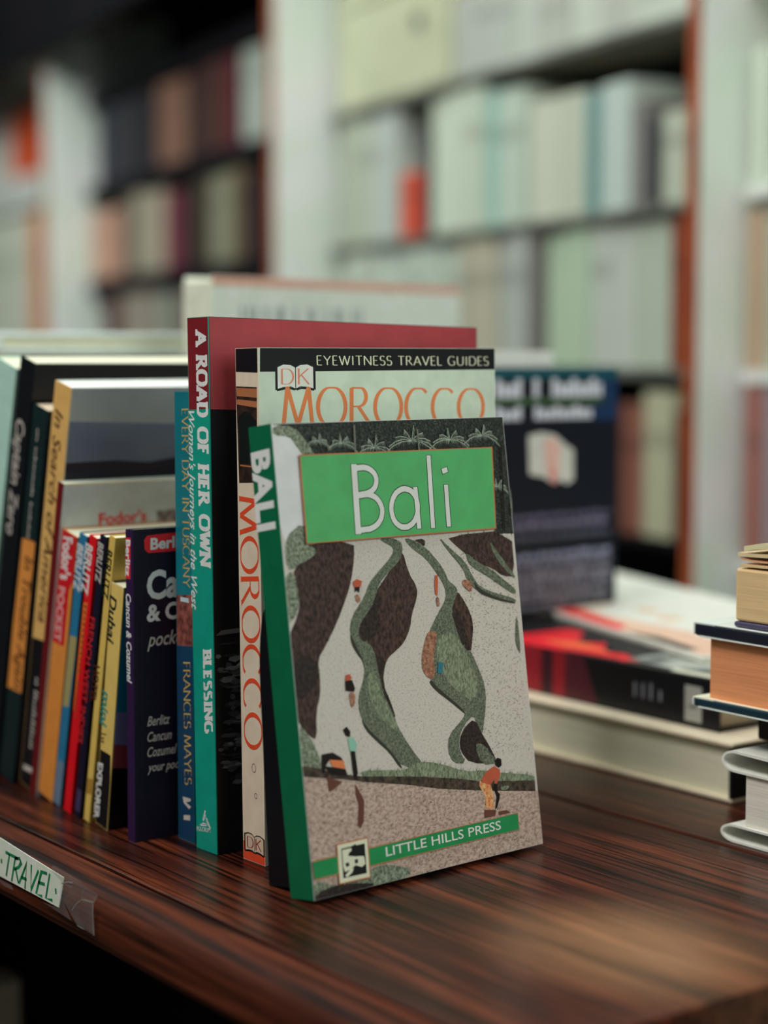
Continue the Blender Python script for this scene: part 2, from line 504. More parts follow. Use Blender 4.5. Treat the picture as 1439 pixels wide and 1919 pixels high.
# ------------------------------------------------------------------ standing books
DATA = {"bali":[["forest",[[0,1000],[1000,1000],[1005,725],[913,729],[896,890],[262,905],[85,898],[57,993]]],["sky",[[2,998],[66,986],[123,932],[97,929],[100,785],[11,754],[-5,806],[-4,900]]],["bush",[[4,996],[89,993],[134,959],[168,924],[127,918],[85,955],[66,972],[3,975]]],["bush",[[11,759],[95,791],[158,742],[131,702],[54,694],[8,690]]],["cliff",[[92,743],[287,740],[283,703],[260,653],[237,622],[186,567],[132,521],[99,497],[101,457],[96,422],[74,389],[67,329],[38,340],[9,364],[-11,388],[-7,474],[-7,552],[36,594],[49,624],[37,656],[35,696],[108,711],[139,727]]],["dark",[[5,499],[56,513],[90,493],[97,457],[51,426],[9,416],[-5,439]]],["bush",[[-28,659],[36,696],[49,624],[27,590],[-20,575]]],["bush",[[-1,374],[38,340],[64,308],[78,272],[47,241],[-4,280]]],["cliff",[[487,712],[505,659],[537,625],[531,602],[501,566],[491,539],[459,508],[420,492],[387,481],[372,468],[359,447],[351,427],[382,377],[395,345],[378,355],[346,376],[328,422],[315,468],[315,495],[268,525],[274,557],[345,617],[425,668],[466,694]]],["dark",[[356,630],[387,605],[346,575],[377,550],[320,522],[277,527],[279,561],[322,586]]],["dark",[[341,493],[372,473],[352,427],[382,377],[393,346],[355,375],[337,421]]],["grass",[[393,740],[447,740],[486,729],[489,712],[474,689],[415,664],[376,643],[359,620],[331,590],[284,565],[271,543],[277,525],[310,518],[332,494],[334,467],[344,434],[351,402],[379,364],[399,326],[443,278],[497,232],[404,237],[363,276],[317,307],[271,337],[249,361],[243,388],[249,410],[270,435],[282,457],[282,479],[265,503],[242,523],[236,550],[246,572],[271,593],[310,618],[332,645],[371,666],[440,700],[452,718],[410,732]]],["edge",[[265,503],[282,479],[282,457],[278,480],[255,499],[237,521],[236,546]]],["edge",[[249,361],[271,337],[317,307],[363,276],[404,237],[391,238],[354,275],[307,303],[261,334]]],["lgrass",[[290,452],[325,454],[335,412],[371,365],[406,317],[364,329],[310,370],[291,407]]],["cliff",[[706,613],[752,570],[772,530],[756,484],[747,465],[726,476],[710,515],[668,565],[686,588]]],["grass",[[496,736],[528,734],[589,713],[646,672],[666,651],[676,632],[707,618],[714,605],[696,588],[678,567],[692,545],[724,491],[751,463],[777,425],[798,386],[795,344],[773,294],[765,276],[741,297],[737,325],[686,306],[656,276],[656,249],[682,219],[623,225],[602,258],[617,289],[658,308],[700,328],[684,343],[634,371],[583,398],[560,418],[527,439],[527,462],[547,493],[583,537],[626,568],[659,594],[659,618],[632,648],[584,689],[533,710]]],["dark",[[673,567],[713,553],[746,484],[742,466],[712,482],[692,521]]],["lgrass",[[606,513],[682,517],[743,447],[769,388],[743,353],[681,376],[615,418],[590,458]]],["edge",[[560,418],[583,398],[634,371],[684,343],[700,328],[687,334],[632,364],[577,391],[549,412]]],["straw",[[567,527],[606,522],[593,495],[579,468],[577,421],[551,420],[525,439],[526,471],[548,507]]],["dark",[[735,316],[765,276],[795,245],[822,206],[700,217],[660,248],[659,276],[690,301]]],["grass",[[723,257],[761,258],[794,231],[826,205],[750,208]]],["cliff",[[687,733],[987,735],[985,626],[929,629],[884,651],[808,664],[765,690],[721,712]]],["cliff",[[537,731],[588,732],[586,713],[567,723]]],["grass",[[649,734],[691,708],[761,671],[787,636],[816,610],[891,591],[979,574],[977,564],[888,579],[804,601],[761,627],[748,657],[681,704]]],["grass",[[766,695],[809,669],[883,646],[936,618],[982,596],[981,582],[923,604],[860,632],[796,655],[770,671]]],["grass",[[878,715],[916,684],[954,652],[985,628],[983,620],[933,648],[895,680]]],["edge",[[786,629],[815,605],[889,582],[975,566],[974,562],[883,577],[799,600]]],["straw",[[738,631],[767,630],[783,614],[773,600],[753,609],[736,619]]],["grass",[[978,547],[979,440],[960,465],[960,490]]],["mud",[[-22,261],[239,224],[414,200],[548,177],[735,153],[1031,121],[1038,-25],[696,-32],[327,-27],[-21,-25]]],["lgrass",[[339,239],[410,230],[468,245],[559,232],[677,200],[744,198],[840,181],[989,162],[987,145],[645,186],[372,220],[245,232],[217,249]]],["bund",[[-1,282],[75,268],[115,254],[241,235],[462,212],[645,188],[739,172],[988,149],[986,124],[735,152],[548,176],[413,199],[239,223],[155,238],[-4,260]]],["bush",[[-2,45],[101,15],[233,38],[304,40],[424,10],[295,-9],[113,-17],[-19,-13]]],["dark",[[6,14],[77,22],[161,16],[262,3],[157,-5],[-15,-13]]],["hair",[[78,298],[122,298],[154,284],[165,272],[144,278],[107,284],[92,274],[83,257],[71,259]]],["orange",[[107,284],[161,277],[167,258],[117,268]]],["hair",[[85,273],[167,258],[173,244],[106,251]]],["shirt",[[191,312],[211,313],[219,298],[211,290],[194,294]]],["shirt",[[187,321],[209,323],[221,307],[213,290],[191,294]]],["hair",[[171,342],[187,347],[200,335],[196,324],[180,328]]],["hair",[[194,294],[211,292],[215,245],[206,232],[197,233],[195,264]]],["brown",[[200,224],[214,206],[230,185],[221,141],[205,127],[194,135],[205,178],[196,202]]],["brown",[[89,250],[150,233],[109,219],[92,217]]],["hair",[[809,213],[823,218],[839,213],[838,199],[825,195],[811,202]]],["skin",[[740,179],[763,191],[804,201],[827,190],[827,178],[810,160],[795,159],[800,173],[781,161],[743,167]]],["hair",[[794,162],[810,160],[809,141],[818,135],[812,122],[799,106],[789,103],[801,130],[793,148]]],["cloth",[[732,177],[743,169],[781,160],[786,136],[784,108],[769,105],[748,112],[749,138],[727,164]]],["lgrass",[[824,152],[868,150],[851,140],[827,144]]],["brown",[[740,108],[793,102],[788,89],[736,89]]],["brown",[[802,97],[841,96],[860,88],[805,88]]],["skin",[[265,652],[282,658],[303,652],[296,640],[270,640]]],["hair",[[271,641],[292,640],[287,628],[278,634],[270,629]]],["straw",[[270,625],[285,624],[291,608],[273,607]]],["skin",[[618,648],[628,648],[627,632],[619,601],[610,607],[612,633]]],["straw",[[612,599],[623,599],[626,580],[614,576]]],["skin",[[201,456],[218,457],[225,448],[216,442],[199,443]]],["hair",[[197,443],[225,444],[234,425],[229,418],[196,423]]],["straw",[[208,418],[233,416],[227,390],[212,384]]],["blue",[[595,455],[617,451],[608,428],[588,430]]],["frond",[[567,951],[609,948],[648,934],[681,914]],2.2],["frond",[[567,951],[605,952],[642,945],[672,930]],3.0],["frond",[[567,951],[598,957],[627,956],[651,949]],2.2],["frond",[[567,951],[586,961],[605,967],[620,969]],3.0],["frond",[[567,951],[573,964],[578,976],[582,986]],2.2],["frond",[[567,951],[558,963],[548,972],[539,977]],3.0],["frond",[[567,951],[544,960],[520,963],[499,960]],2.2],["frond",[[567,951],[533,956],[498,952],[467,941]],3.0],["frond",[[567,951],[527,951],[485,942],[447,925]],2.2],["frond",[[405,939],[432,937],[458,929],[479,916]],2.2],["frond",[[405,939],[428,942],[451,940],[470,933]],3.0],["frond",[[405,939],[420,947],[435,951],[448,952]],2.2],["frond",[[405,939],[409,950],[413,960],[417,968]],3.0],["frond",[[405,939],[397,948],[388,956],[381,960]],2.2],["frond",[[405,939],[386,945],[366,946],[349,943]],3.0],["frond",[[405,939],[379,940],[352,935],[328,925]],2.2],["frond",[[738,950],[773,948],[806,937],[832,921]],2.2],["frond",[[738,950],[769,952],[799,947],[823,936]],3.0],["frond",[[738,950],[761,956],[783,958],[801,954]],2.2],["frond",[[738,950],[750,960],[761,967],[770,971]],3.0],["frond",[[738,950],[736,961],[734,970],[732,977]],2.2],["frond",[[738,950],[723,958],[707,963],[692,962]],3.0],["frond",[[738,950],[712,955],[684,953],[660,946]],2.2],["frond",[[738,950],[705,951],[670,943],[640,930]],3.0],["frond",[[886,956],[916,954],[945,945],[968,931]],2.2],["frond",[[886,956],[913,959],[938,956],[958,948]],3.0],["frond",[[886,956],[904,963],[920,967],[934,966]],2.2],["frond",[[886,956],[891,966],[896,975],[900,983]],3.0],["frond",[[886,956],[877,965],[868,971],[860,974]],2.2],["frond",[[886,956],[865,961],[844,962],[824,957]],3.0],["frond",[[886,956],[858,957],[828,951],[801,940]],2.2],["frond",[[270,951],[291,950],[312,944],[329,933]],2.2],["frond",[[270,951],[288,955],[305,954],[319,950]],3.0],["frond",[[270,951],[279,959],[288,964],[295,967]],2.2],["frond",[[270,951],[268,960],[266,967],[264,973]],3.0],["frond",[[270,951],[257,957],[243,960],[231,958]],2.2],["frond",[[270,951],[250,953],[229,949],[210,942]],3.0],["frond",[[936,836],[954,835],[970,831],[984,823]],2.2],["frond",[[936,836],[951,840],[965,840],[976,837]],3.0],["frond",[[936,836],[944,843],[951,848],[958,852]],2.2],["frond",[[936,836],[935,844],[933,851],[932,857]],3.0],["frond",[[936,836],[926,842],[915,845],[905,845]],2.2],["frond",[[936,836],[919,838],[902,836],[887,831]],3.0],["frond",[[173,958],[190,957],[205,952],[219,945]],2.2],["frond",[[173,958],[185,962],[197,962],[207,960]],3.0],["frond",[[173,958],[176,964],[179,971],[182,975]],2.2],["frond",[[173,958],[166,963],[158,967],[151,968]],3.0],["frond",[[173,958],[158,960],[142,958],[128,952]],2.2],["trunk",[[326,990],[320,928]],4],["trunk",[[594,976],[594,929]],4],["hair",[[971,941],[950,734]],4],["trunk",[[1017,934],[992,771]],4],["border",[[92,932],[929,930],[912,740],[89,742]]],["panel",[[97,929],[923,928],[907,743],[94,744]]],["ink",[[309,902],[302,758]],17.2],["ink",[[303,897],[346,898],[346,898],[357,897],[367,895],[376,892],[384,888],[390,884],[395,878],[397,873],[397,867],[395,862],[391,856],[385,851],[377,847],[368,844],[358,842],[347,840],[336,840],[304,837]],14.2],["ink",[[308,837],[349,839],[349,839],[362,838],[374,835],[385,832],[395,826],[402,820],[407,813],[410,806],[410,799],[407,791],[402,784],[395,778],[385,772],[374,768],[362,765],[349,763],[336,763],[300,762]],14.2],["ink",[[564,801],[565,811],[562,820],[557,828],[549,835],[539,841],[527,844],[514,846],[501,845],[489,842],[477,838],[466,831],[458,823],[452,814],[449,805],[449,796],[452,786],[457,778],[465,771],[475,766],[486,762],[499,761],[512,761],[524,764],[536,768],[547,775],[555,783],[561,792],[564,801]],14.2],["ink",[[561,845],[562,758]],14.2],["ink",[[632,914],[623,757]],14.2],["ink",[[698,846],[694,757]],14.2],["ink",[[698,883],[699,880]],18.2],["letter",[[309,902],[302,758]],14],["letter",[[303,897],[346,898],[346,898],[357,897],[367,895],[376,892],[384,888],[390,884],[395,878],[397,873],[397,867],[395,862],[391,856],[385,851],[377,847],[368,844],[358,842],[347,840],[336,840],[304,837]],11],["letter",[[308,837],[349,839],[349,839],[362,838],[374,835],[385,832],[395,826],[402,820],[407,813],[410,806],[410,799],[407,791],[402,784],[395,778],[385,772],[374,768],[362,765],[349,763],[336,763],[300,762]],11],["letter",[[564,801],[565,811],[562,820],[557,828],[549,835],[539,841],[527,844],[514,846],[501,845],[489,842],[477,838],[466,831],[458,823],[452,814],[449,805],[449,796],[452,786],[457,778],[465,771],[475,766],[486,762],[499,761],[512,761],[524,764],[536,768],[547,775],[555,783],[561,792],[564,801]],11],["letter",[[561,845],[562,758]],11],["letter",[[632,914],[623,757]],11],["letter",[[698,846],[694,757]],11],["letter",[[698,883],[699,880]],15],["border",[[-1,83],[888,85],[888,46],[5,43]]],["bar",[[-2,81],[886,84],[886,47],[5,45]]],["border",[[99,107],[227,106],[224,20],[96,22]]],["cream",[[102,104],[223,104],[220,23],[99,24]]],["ink",[[116,95],[211,95],[209,32],[114,33]]],["cream",[[119,92],[161,92],[147,77],[170,72],[204,70],[207,52],[192,47],[167,54],[149,48],[123,45],[118,56]]],["ink",[[155,95],[174,98],[189,85],[210,76],[204,69],[166,73],[141,77],[145,83],[157,86]]],["ink",[[126,62],[139,64],[144,57],[131,54]]],["ink",[[165,66],[178,66],[178,58],[166,57]]],["cream",[[122,38],[145,48],[159,49],[152,41],[130,33]]]],"text":[["bali_f","LITTLE HILLS PRESS",[294,57],[803,57],[294,77],"letter","sans"],["bali_s","BALI",[49,946],[17,777],[843,949],"white","heavy"],["morocco_f","EYEWITNESS TRAVEL GUIDES",[227,966],[972,964],[226,985],"cream","flare"],["morocco_f","MOROCCO",[82,848],[951,839],[84,926],"orange","roman"],["morocco_s","MOROCCO",[71,716],[131,220],[895,722],"redorange","roman"],["road_s","A ROAD OF HER OWN",[393,973],[400,541],[934,972],"white","slab"],["road_s","Women's Journeys in the West",[-17,827],[-37,454],[272,827],"white","script"],["road_s","BLESSING",[482,380],[489,224],[899,384],"white","slab"],["road_s","FULCRUM",[30,33],[692,38],[34,41],"white","sans"],["tuscany_s","EVERY DAY IN TUSCANY",[440,964],[434,570],[866,965],"gold","roman"],["tuscany_s","FRANCES MAYES",[390,403],[417,126],[821,407],"gold","roman"],["america_s","In Search of America",[170,937],[263,419],[665,943],"brownink","script"],["trouble_s","In Trouble Again",[398,613],[442,251],[948,624],"brownink","script"],["zero_s","Captain Zero",[126,855],[149,583],[687,865],"pale","script"],["pocket_s","Fodor's",[109,974],[156,818],[716,989],"white","bold"],["pocket_s","POCKET",[91,790],[103,586],[527,800],"pinkpale","bold"],["blue_s","BERLITZ",[-87,962],[-86,787],[695,969],"white","bolditalic"],["red_s","BERLITZ",[-391,966],[-454,783],[545,974],"white","bolditalic"],["fwi_s","BERLITZ",[-253,973],[-135,830],[647,978],"pale","bolditalic"],["fwi_s","FRENCH WEST INDIES",[-408,709],[-583,257],[424,713],"redink","sans"],["yellow_s","BERLITZ",[-401,953],[-419,777],[725,958],"ink","bolditalic"],["yellow_s","HOTEL",[-673,544],[-823,410],[383,551],"brownink","bold"],["dubai_s","Dubai",[-71,948],[-63,750],[505,955],"ink","bolditalic"],["dubai_s","mini",[-108,555],[-170,402],[475,564],"tealink","bolditalic"],["dubai_s","1st",[-42,377],[-73,333],[409,385],"brownink","sans"],["dubai_s","EXPLORER",[-98,251],[-140,14],[311,259],"white","bold"],["cancun_s","Berlitz",[65,967],[-56,850],[683,968],"white","bold"],["cancun_s","Cancun & Cozumel",[2,795],[55,509],[701,797],"white","bolditalic"],["cancun_f","Berlitz",[88,935],[302,939],[89,970],"white","bold"],["cancun_f","Cancún",[67,778],[522,788],[68,865],"white","bold"],["cancun_f","& Cozumel",[66,707],[545,713],[67,759],"white","bold"],["cancun_f","pocket guide",[68,626],[455,631],[69,671],"pale","italic"],["cancun_f","Berlitz",[65,371],[186,371],[66,402],"pale","italic"],["cancun_f","Cancun",[65,320],[195,320],[65,351],"pale","italic"],["cancun_f","Cozumel",[64,271],[222,271],[64,302],"pale","italic"],["cancun_f","your pocket",[64,223],[291,222],[64,251],"pale","italic"],["fodbig_f","Fodor's",[164,867],[373,871],[159,903],"redink","bold"]],"patch":[["morocco_f","black",[[6,1011],[1033,1014],[1032,956],[4,954]],1],["morocco_s","black",[[-307,1014],[1139,1011],[1071,952],[-132,955]],1],["morocco_s","pine",[[4,927],[944,925],[902,743],[81,740]],1],["morocco_s","arch",[[28,924],[942,922],[937,905],[46,908]],2],["morocco_s","arch",[[44,902],[934,898],[930,886],[40,892]],2],["morocco_s","ink",[[104,866],[253,875],[424,879],[616,876],[803,865],[920,860],[915,779],[119,777]],2],["morocco_s","arch",[[143,776],[914,774],[913,771],[142,773]],3],["morocco_s","redorange",[[-61,36],[1038,40],[1018,-17],[-84,-25]],1],["road_s","maroon",[[-323,1017],[1231,1012],[1150,832],[-416,828]],1],["road_f","rose",[[-19,1032],[1061,1045],[1080,819],[-25,831]],1],["tuscany_s","pinkpic",[[-243,547],[1089,557],[1126,443],[-274,435]],1],["tuscany_s","navyblue",[[-275,433],[1224,444],[1439,-16],[-406,-32]],1],["tuscany_s","pale",[[275,97],[776,99],[775,93],[474,87],[805,81],[670,74],[339,84]],2],["tuscany_s","pale",[[331,56],[733,61],[730,49],[328,45]],2],["tuscany_s","paleblue",[[261,547],[759,547],[789,537],[258,537]],2],["america_s","black",[[-446,366],[1287,391],[1351,-5],[-633,-33]],1],["america_s","pale",[[158,49],[797,59],[794,45],[151,36]],2],["america_f","skygrey",[[-32,1007],[482,1004],[552,634],[-1,656]],1],["america_f","cloud",[[-40,923],[500,909],[552,634],[-22,656]],2],["america_f","dusk",[[-66,823],[57,825],[195,827],[338,819],[514,836],[579,495],[-45,528]],3],["trouble_s","spineorange",[[106,650],[630,658],[1270,663],[1184,257],[-59,241]],1],["pocket_s","fodred",[[-529,992],[1400,1057],[1038,595],[452,584],[-585,579]],1],["red_s","bandorange",[[-560,751],[584,768],[99,372],[-913,351]],1],["blue_s","olive",[[70,628],[1007,637],[801,376],[-135,361]],1],["blue_s","greyblue",[[-371,157],[978,168],[1264,-30],[-378,-9]],1],["dubai_s","black",[[-553,308],[881,312],[1266,-88],[-872,-78]],1],["dubai_s","torn",[[-508,1000],[1219,1044],[1114,995],[758,996],[177,996],[-177,991]],2],["dubai_f","cyan",[[-28,1049],[184,1035],[240,470],[-35,499]],1],["dubai_f","lilac",[[-35,499],[240,470],[254,323],[-23,365]],1],["dubai_f","wine",[[-23,365],[254,323],[263,231],[-15,264]],1],["cancun_s","pillred",[[-50,973],[724,975],[640,843],[-74,843]],1],["cancun_f","pillred",[[72,980],[311,987],[329,976],[328,938],[311,925],[77,924],[58,936],[55,967]],1],["fodbig_f","peachedge",[[-26,1044],[557,1027],[561,998],[-19,992]],1],["fodbig_f","smudge",[[412,901],[503,904],[516,851],[424,851]],1],["yellow_s","ochre",[[-1513,129],[1177,162],[1251,106],[-1469,77]],1]]}
BG = {"right_D":[0.552,[[0.1321,0.1898,0.055,[182,190,180]],[0.1898,0.2303,0.043,[182,190,178]],[0.2303,0.3014,0.076,[178,182,174]],[0.3014,0.3554,0.071,[184,190,180]],[0.3554,0.4239,0.064,[172,176,168]],[0.4239,0.5158,0.091,[178,184,176]],[0.5158,0.6156,0.096,[168,172,165]]]],"right_C":[0.374,[[0.1321,0.1842,0.089,[168,174,158]],[0.187,0.2089,0.086,[40,42,48]],[0.2108,0.2382,0.105,[120,118,115]],[0.2401,0.2962,0.13,[176,188,182]],[0.2983,0.3227,0.124,[100,140,140]],[0.3248,0.4417,0.13,[184,188,172]],[0.4501,0.512,0.151,[178,190,178]],[0.512,0.5416,0.155,[140,178,168]],[0.5416,0.6841,0.168,[186,196,180]],[0.687,0.7048,0.13,[28,30,50]],[0.7078,0.7706,0.081,[190,72,50]],[0.7706,0.8599,0.163,[168,176,170]],[0.8599,0.9466,0.178,[165,172,155]]]],"right_B":[0.213,[[0.1329,0.1637,0.152,[120,55,38]],[0.1656,0.2303,0.166,[168,178,164]],[0.2322,0.312,0.165,[176,182,174]],[0.3141,0.4063,0.16,[160,178,156]],[0.4098,0.4357,0.148,[105,98,95]],[0.4381,0.5094,0.156,[165,170,165]],[0.5158,0.6018,0.156,[172,168,150]],[0.6045,0.7441,0.153,[178,190,178]],[0.7472,0.8399,0.15,[176,186,176]],[0.8432,0.9466,0.166,[172,180,168]]]],"right_A":[0.045,[[0.1294,0.1491,0.127,[80,35,25]],[0.1509,0.2031,0.145,[168,168,142]],[0.205,0.2471,0.132,[125,80,68]],[0.2501,0.3014,0.135,[45,35,40]],[0.3014,0.3554,0.128,[60,40,35]],[0.3554,0.4006,0.144,[70,60,55]]]],"left_D":[0.552,[[1.2052,1.3301,0.156,[170,180,170]],[1.3348,1.3869,0.152,[98,40,50]],[1.3917,1.4709,0.153,[84,55,50]],[1.476,1.581,0.162,[62,42,42]],[1.5864,1.722,0.169,[130,95,80]],[1.7279,1.9403,0.175,[34,30,40]],[1.947,2.0776,0.19,[20,22,45]]]],"left_C":[0.374,[[1.2095,1.3071,0.127,[48,34,40]],[1.3117,1.3677,0.145,[110,94,74]],[1.3725,1.476,0.149,[146,146,124]],[1.4811,1.5435,0.146,[76,66,56]],[1.5488,1.6,0.129,[52,36,40]],[1.6083,1.6986,0.13,[120,48,66]],[1.7045,1.8625,0.153,[170,160,142]],[1.8689,1.947,0.144,[92,80,70]],[1.9536,2.1501,0.126,[196,146,126]]]],"left_B":[0.213,[[1.2116,1.4014,0.127,[90,70,60]],[1.4063,1.5435,0.142,[70,50,50]],[1.5488,1.6585,0.124,[120,104,94]],[1.6642,1.7516,0.125,[152,158,146]],[1.7576,1.9403,0.132,[164,152,140]],[1.947,2.0564,0.122,[86,40,36]]]],"far_D":[0.617,[[2.4953,2.7445,0.153,[214,84,44]],[2.7543,3.0133,0.235,[196,196,190]]]],"far_B":[0.213,[[2.4866,2.6118,0.325,[244,124,60]],[2.621,3.0686,0.343,[206,214,194]]]],"near_C":[0.374,[[-0.0711,-0.0393,0.123,[190,198,188]],[-0.0378,-0.014,0.118,[186,196,182]]]],"near_B":[0.213,[[-0.0856,-0.0579,0.142,[150,140,130]],[-0.0565,-0.0325,0.142,[172,168,150]],[-0.0309,-0.014,0.139,[176,150,126]]]],"near_A":[0.045,[[-0.0711,-0.0393,0.16,[140,125,130]],[-0.0378,-0.0187,0.158,[150,90,80]]]]}
LAB = {"paper":[[-1024,42],[-976,46],[-341,8],[-392,-138],[-1003,-136],[-1041,-136]],"tapes":[[[-459,16],[-433,44],[-200,32],[-255,-12],[-288,-22],[-354,-13]],[[-538,-148],[-392,-138],[-369,-71],[-268,-164]],[[-1022,-147],[-853,-147],[-835,-167],[-947,-169]],[[-246,-10],[-200,32],[-21,13],[-62,-39],[-58,-172],[-210,-169],[-373,-72],[-354,-13]]],"ink":[[[-917,-8],[-797,-10]],[[-880,-12],[-917,-116]],[[-820,-15],[-861,-128]],[[-820,-15],[-774,-5],[-759,-22],[-785,-48],[-831,-67]],[[-817,-64],[-792,-120]],[[-783,-120],[-702,-13],[-724,-130]],[[-754,-88],[-709,-86]],[[-655,-10],[-665,-125],[-586,-19]],[[-503,-12],[-556,-16],[-612,-128],[-555,-126]],[[-584,-71],[-527,-66]],[[-475,-9],[-516,-125],[-455,-120]],[[-419,-62],[-417,-79]],[[-966,-54],[-966,-67]]],"wrinkle":[[[-152,0],[-162,-43],[-58,-31]],[[-162,-43],[-216,-77],[-254,-114]],[[-350,-19],[-295,1],[-246,9]],[[-62,-39],[-67,-83],[-58,-172]],[[-210,-169],[-145,-170]],[[-54,-30],[-21,9]]]}
SURF = {}          # name -> Face, used while the artwork of a book is laid on


def standing_book(key, label, pos, yaw, lean, T, W, H, cover, spine, page=(214, 206, 184), back=None, drop=0.0, group='travel books standing in a row on the dark shelf', art=None, c=0.0005):
    """front cover at local x = 0 facing +X, spine at y = 0 facing -Y, foot at z = 0"""
    t = thing('book', label, 'book', group=group)
    s = math.sin(lean)
    lift = -T * s if s < 0 else 0.0
    t.location = (pos[0], pos[1], lift)
    t.rotation_euler = Matrix.Rotation(yaw, 4, 'Z').__matmul__(Matrix.Rotation(lean, 4, 'Y')).to_euler()

    def fn(v):
        return (v[0], v[1], v[2] * (1 - drop / H * v[1] / W))
    fr, sp, bk, pg = MB(), MB(), MB(), MB()
    fr.box(-c, 0, 0, W, 0, H, cover)
    bk.box(-T, -T + c, 0, W, 0, H, back or cover)
    sp.box(-T, 0, -c, 0, 0, H, spine)
    pg.box(-T + c, -c, 0.0002, W - 0.0012, 0.0006, H - 0.0006, pages(*page, 'x'))
    ff = Face(fr, (0, 0, 0), (0, 1, 0), (0, 0, 1), (1, 0, 0), W, H)
    sf = Face(sp, (-T, -c, 0), (1, 0, 0), (0, 0, 1), (0, -1, 0), T, H)
    for surf, col, q, layer in DATA['patch']:
        for nm, fc in ((key + '_f', ff), (key + '_s', sf)):
            if surf == nm:
                fc.poly([fc.uv(p) for p in q], INK[col])
    if art:
        art(ff, sf)
    for surf, txt, q0, q1, q2, col, style in DATA['text']:
        for nm, fc in ((key + '_f', ff), (key + '_s', sf)):
            if surf == nm:
                fc.text(txt, q0, q1, q2, style, INK[col])
    fr.build('front_cover', t, fn=fn)
    sp.build('spine', t, fn=fn)
    bk.build('back_cover', t, fn=fn)
    pg.build('page_block', t, fn=fn)
    return t


# ------------------------------------------------------------------ room shell
wall_paint = noise_mat('wall_paint', rgb(120, 126, 118, 1), rgb(140, 146, 136, 1), 3, rough=0.9)
floor_wood = noise_mat('floor_boards', rgb(52, 40, 34, 1), rgb(80, 62, 50, 1), 6, (1, 8, 1), rough=0.5)
FZ = -0.75


def slab(name, corners, z0, z1, mat, label):
    mb = MB()
    lo = [Vector((p.x, p.y, z0)) for p in corners]
    hi = [Vector((p.x, p.y, z1)) for p in corners]
    mb.face(hi, mat)
    mb.face(lo[::-1], mat)
    for i in range(4):
        j = (i + 1) % 4
        mb.face([lo[i], lo[j], hi[j], hi[i]], mat)
    return struct(mb.build(name), label)


slab('floor', [place(-4, -1.6, 0), place(2.2, -1.6, 0), place(2.2, 6.5, 0), place(-4, 6.5, 0)], FZ - .05, FZ, floor_wood, 'dark floor of the bookshop')
slab('ceiling', [place(-4, -1.6, 0), place(2.2, -1.6, 0), place(2.2, 6.5, 0), place(-4, 6.5, 0)], 2.15, 2.2, wall_paint, 'ceiling of the bookshop')
slab('wall_back', [place(-4, 6.4, 0), place(2.2, 6.4, 0), place(2.2, 6.5, 0), place(-4, 6.5, 0)], FZ, 2.15, wall_paint, 'far wall behind the bookcases')
slab('wall_left', [place(-4, -1.6, 0), place(-3.9, -1.6, 0), place(-3.9, 6.5, 0), place(-4, 6.5, 0)], FZ, 2.15, wall_paint, 'wall on the left of the bookshop')

# ------------------------------------------------------------------ the low display shelf everything stands on
m, nt, b, mp = new_mat('dark_stained_wood')
mp.inputs['Scale'].default_value = (1.3, 17, 17)
n1 = nt.nodes.new('ShaderNodeTexNoise')
n1.inputs['Scale'].default_value = 5.0
n1.inputs['Detail'].default_value = 7
n1.inputs['Roughness'].default_value = 0.62
nt.links.new(mp.outputs[0], n1.inputs['Vector'])
mp2 = nt.nodes.new('ShaderNodeMapping')
mp2.inputs['Scale'].default_value = (3.0, 190, 190)
tc2 = nt.nodes.new('ShaderNodeTexCoord')
nt.links.new(tc2.outputs['Object'], mp2.inputs[0])
n2 = nt.nodes.new('ShaderNodeTexNoise')
n2.inputs['Scale'].default_value = 3.0
n2.inputs['Detail'].default_value = 3
nt.links.new(mp2.outputs[0], n2.inputs['Vector'])
r1 = nt.nodes.new('ShaderNodeValToRGB')
r1.color_ramp.elements[0].position = 0.34
r1.color_ramp.elements[0].color = (0.013, 0.0035, 0.0025, 1)
r1.color_ramp.elements[1].position = 0.68
r1.color_ramp.elements[1].color = (0.20, 0.046, 0.018, 1)
e = r1.color_ramp.elements.new(0.5)
e.color = (0.062, 0.014, 0.0075, 1)
nt.links.new(n1.outputs['Fac'], r1.inputs[0])
r2 = nt.nodes.new('ShaderNodeValToRGB')
r2.color_ramp.elements[0].position = 0.40
r2.color_ramp.elements[0].color = (0.10, 0.09, 0.09, 1)
r2.color_ramp.elements[1].position = 0.50
r2.color_ramp.elements[1].color = (1, 1, 1, 1)
nt.links.new(n2.outputs['Fac'], r2.inputs[0])
mx = nt.nodes.new('ShaderNodeMix')
mx.data_type = 'RGBA'
mx.blend_type = 'MULTIPLY'
mx.inputs['Factor'].default_value = 1.0
nt.links.new(r1.outputs[0], mx.inputs['A'])
nt.links.new(r2.outputs[0], mx.inputs['B'])
# soft brown glow painted into the wood colour near the right end
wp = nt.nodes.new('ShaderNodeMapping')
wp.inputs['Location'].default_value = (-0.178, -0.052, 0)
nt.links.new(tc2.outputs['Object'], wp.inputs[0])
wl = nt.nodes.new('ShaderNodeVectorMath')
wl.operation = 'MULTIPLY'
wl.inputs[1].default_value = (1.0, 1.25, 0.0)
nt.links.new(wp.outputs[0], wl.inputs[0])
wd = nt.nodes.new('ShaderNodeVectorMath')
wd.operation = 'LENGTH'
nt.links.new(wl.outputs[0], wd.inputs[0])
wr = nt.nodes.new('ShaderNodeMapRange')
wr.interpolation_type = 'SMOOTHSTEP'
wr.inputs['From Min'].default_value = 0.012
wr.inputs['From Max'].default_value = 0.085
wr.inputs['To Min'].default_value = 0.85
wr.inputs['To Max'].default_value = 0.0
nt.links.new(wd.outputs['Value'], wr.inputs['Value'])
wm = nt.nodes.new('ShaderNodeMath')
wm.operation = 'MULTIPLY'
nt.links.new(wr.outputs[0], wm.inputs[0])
nt.links.new(n1.outputs['Fac'], wm.inputs[1])
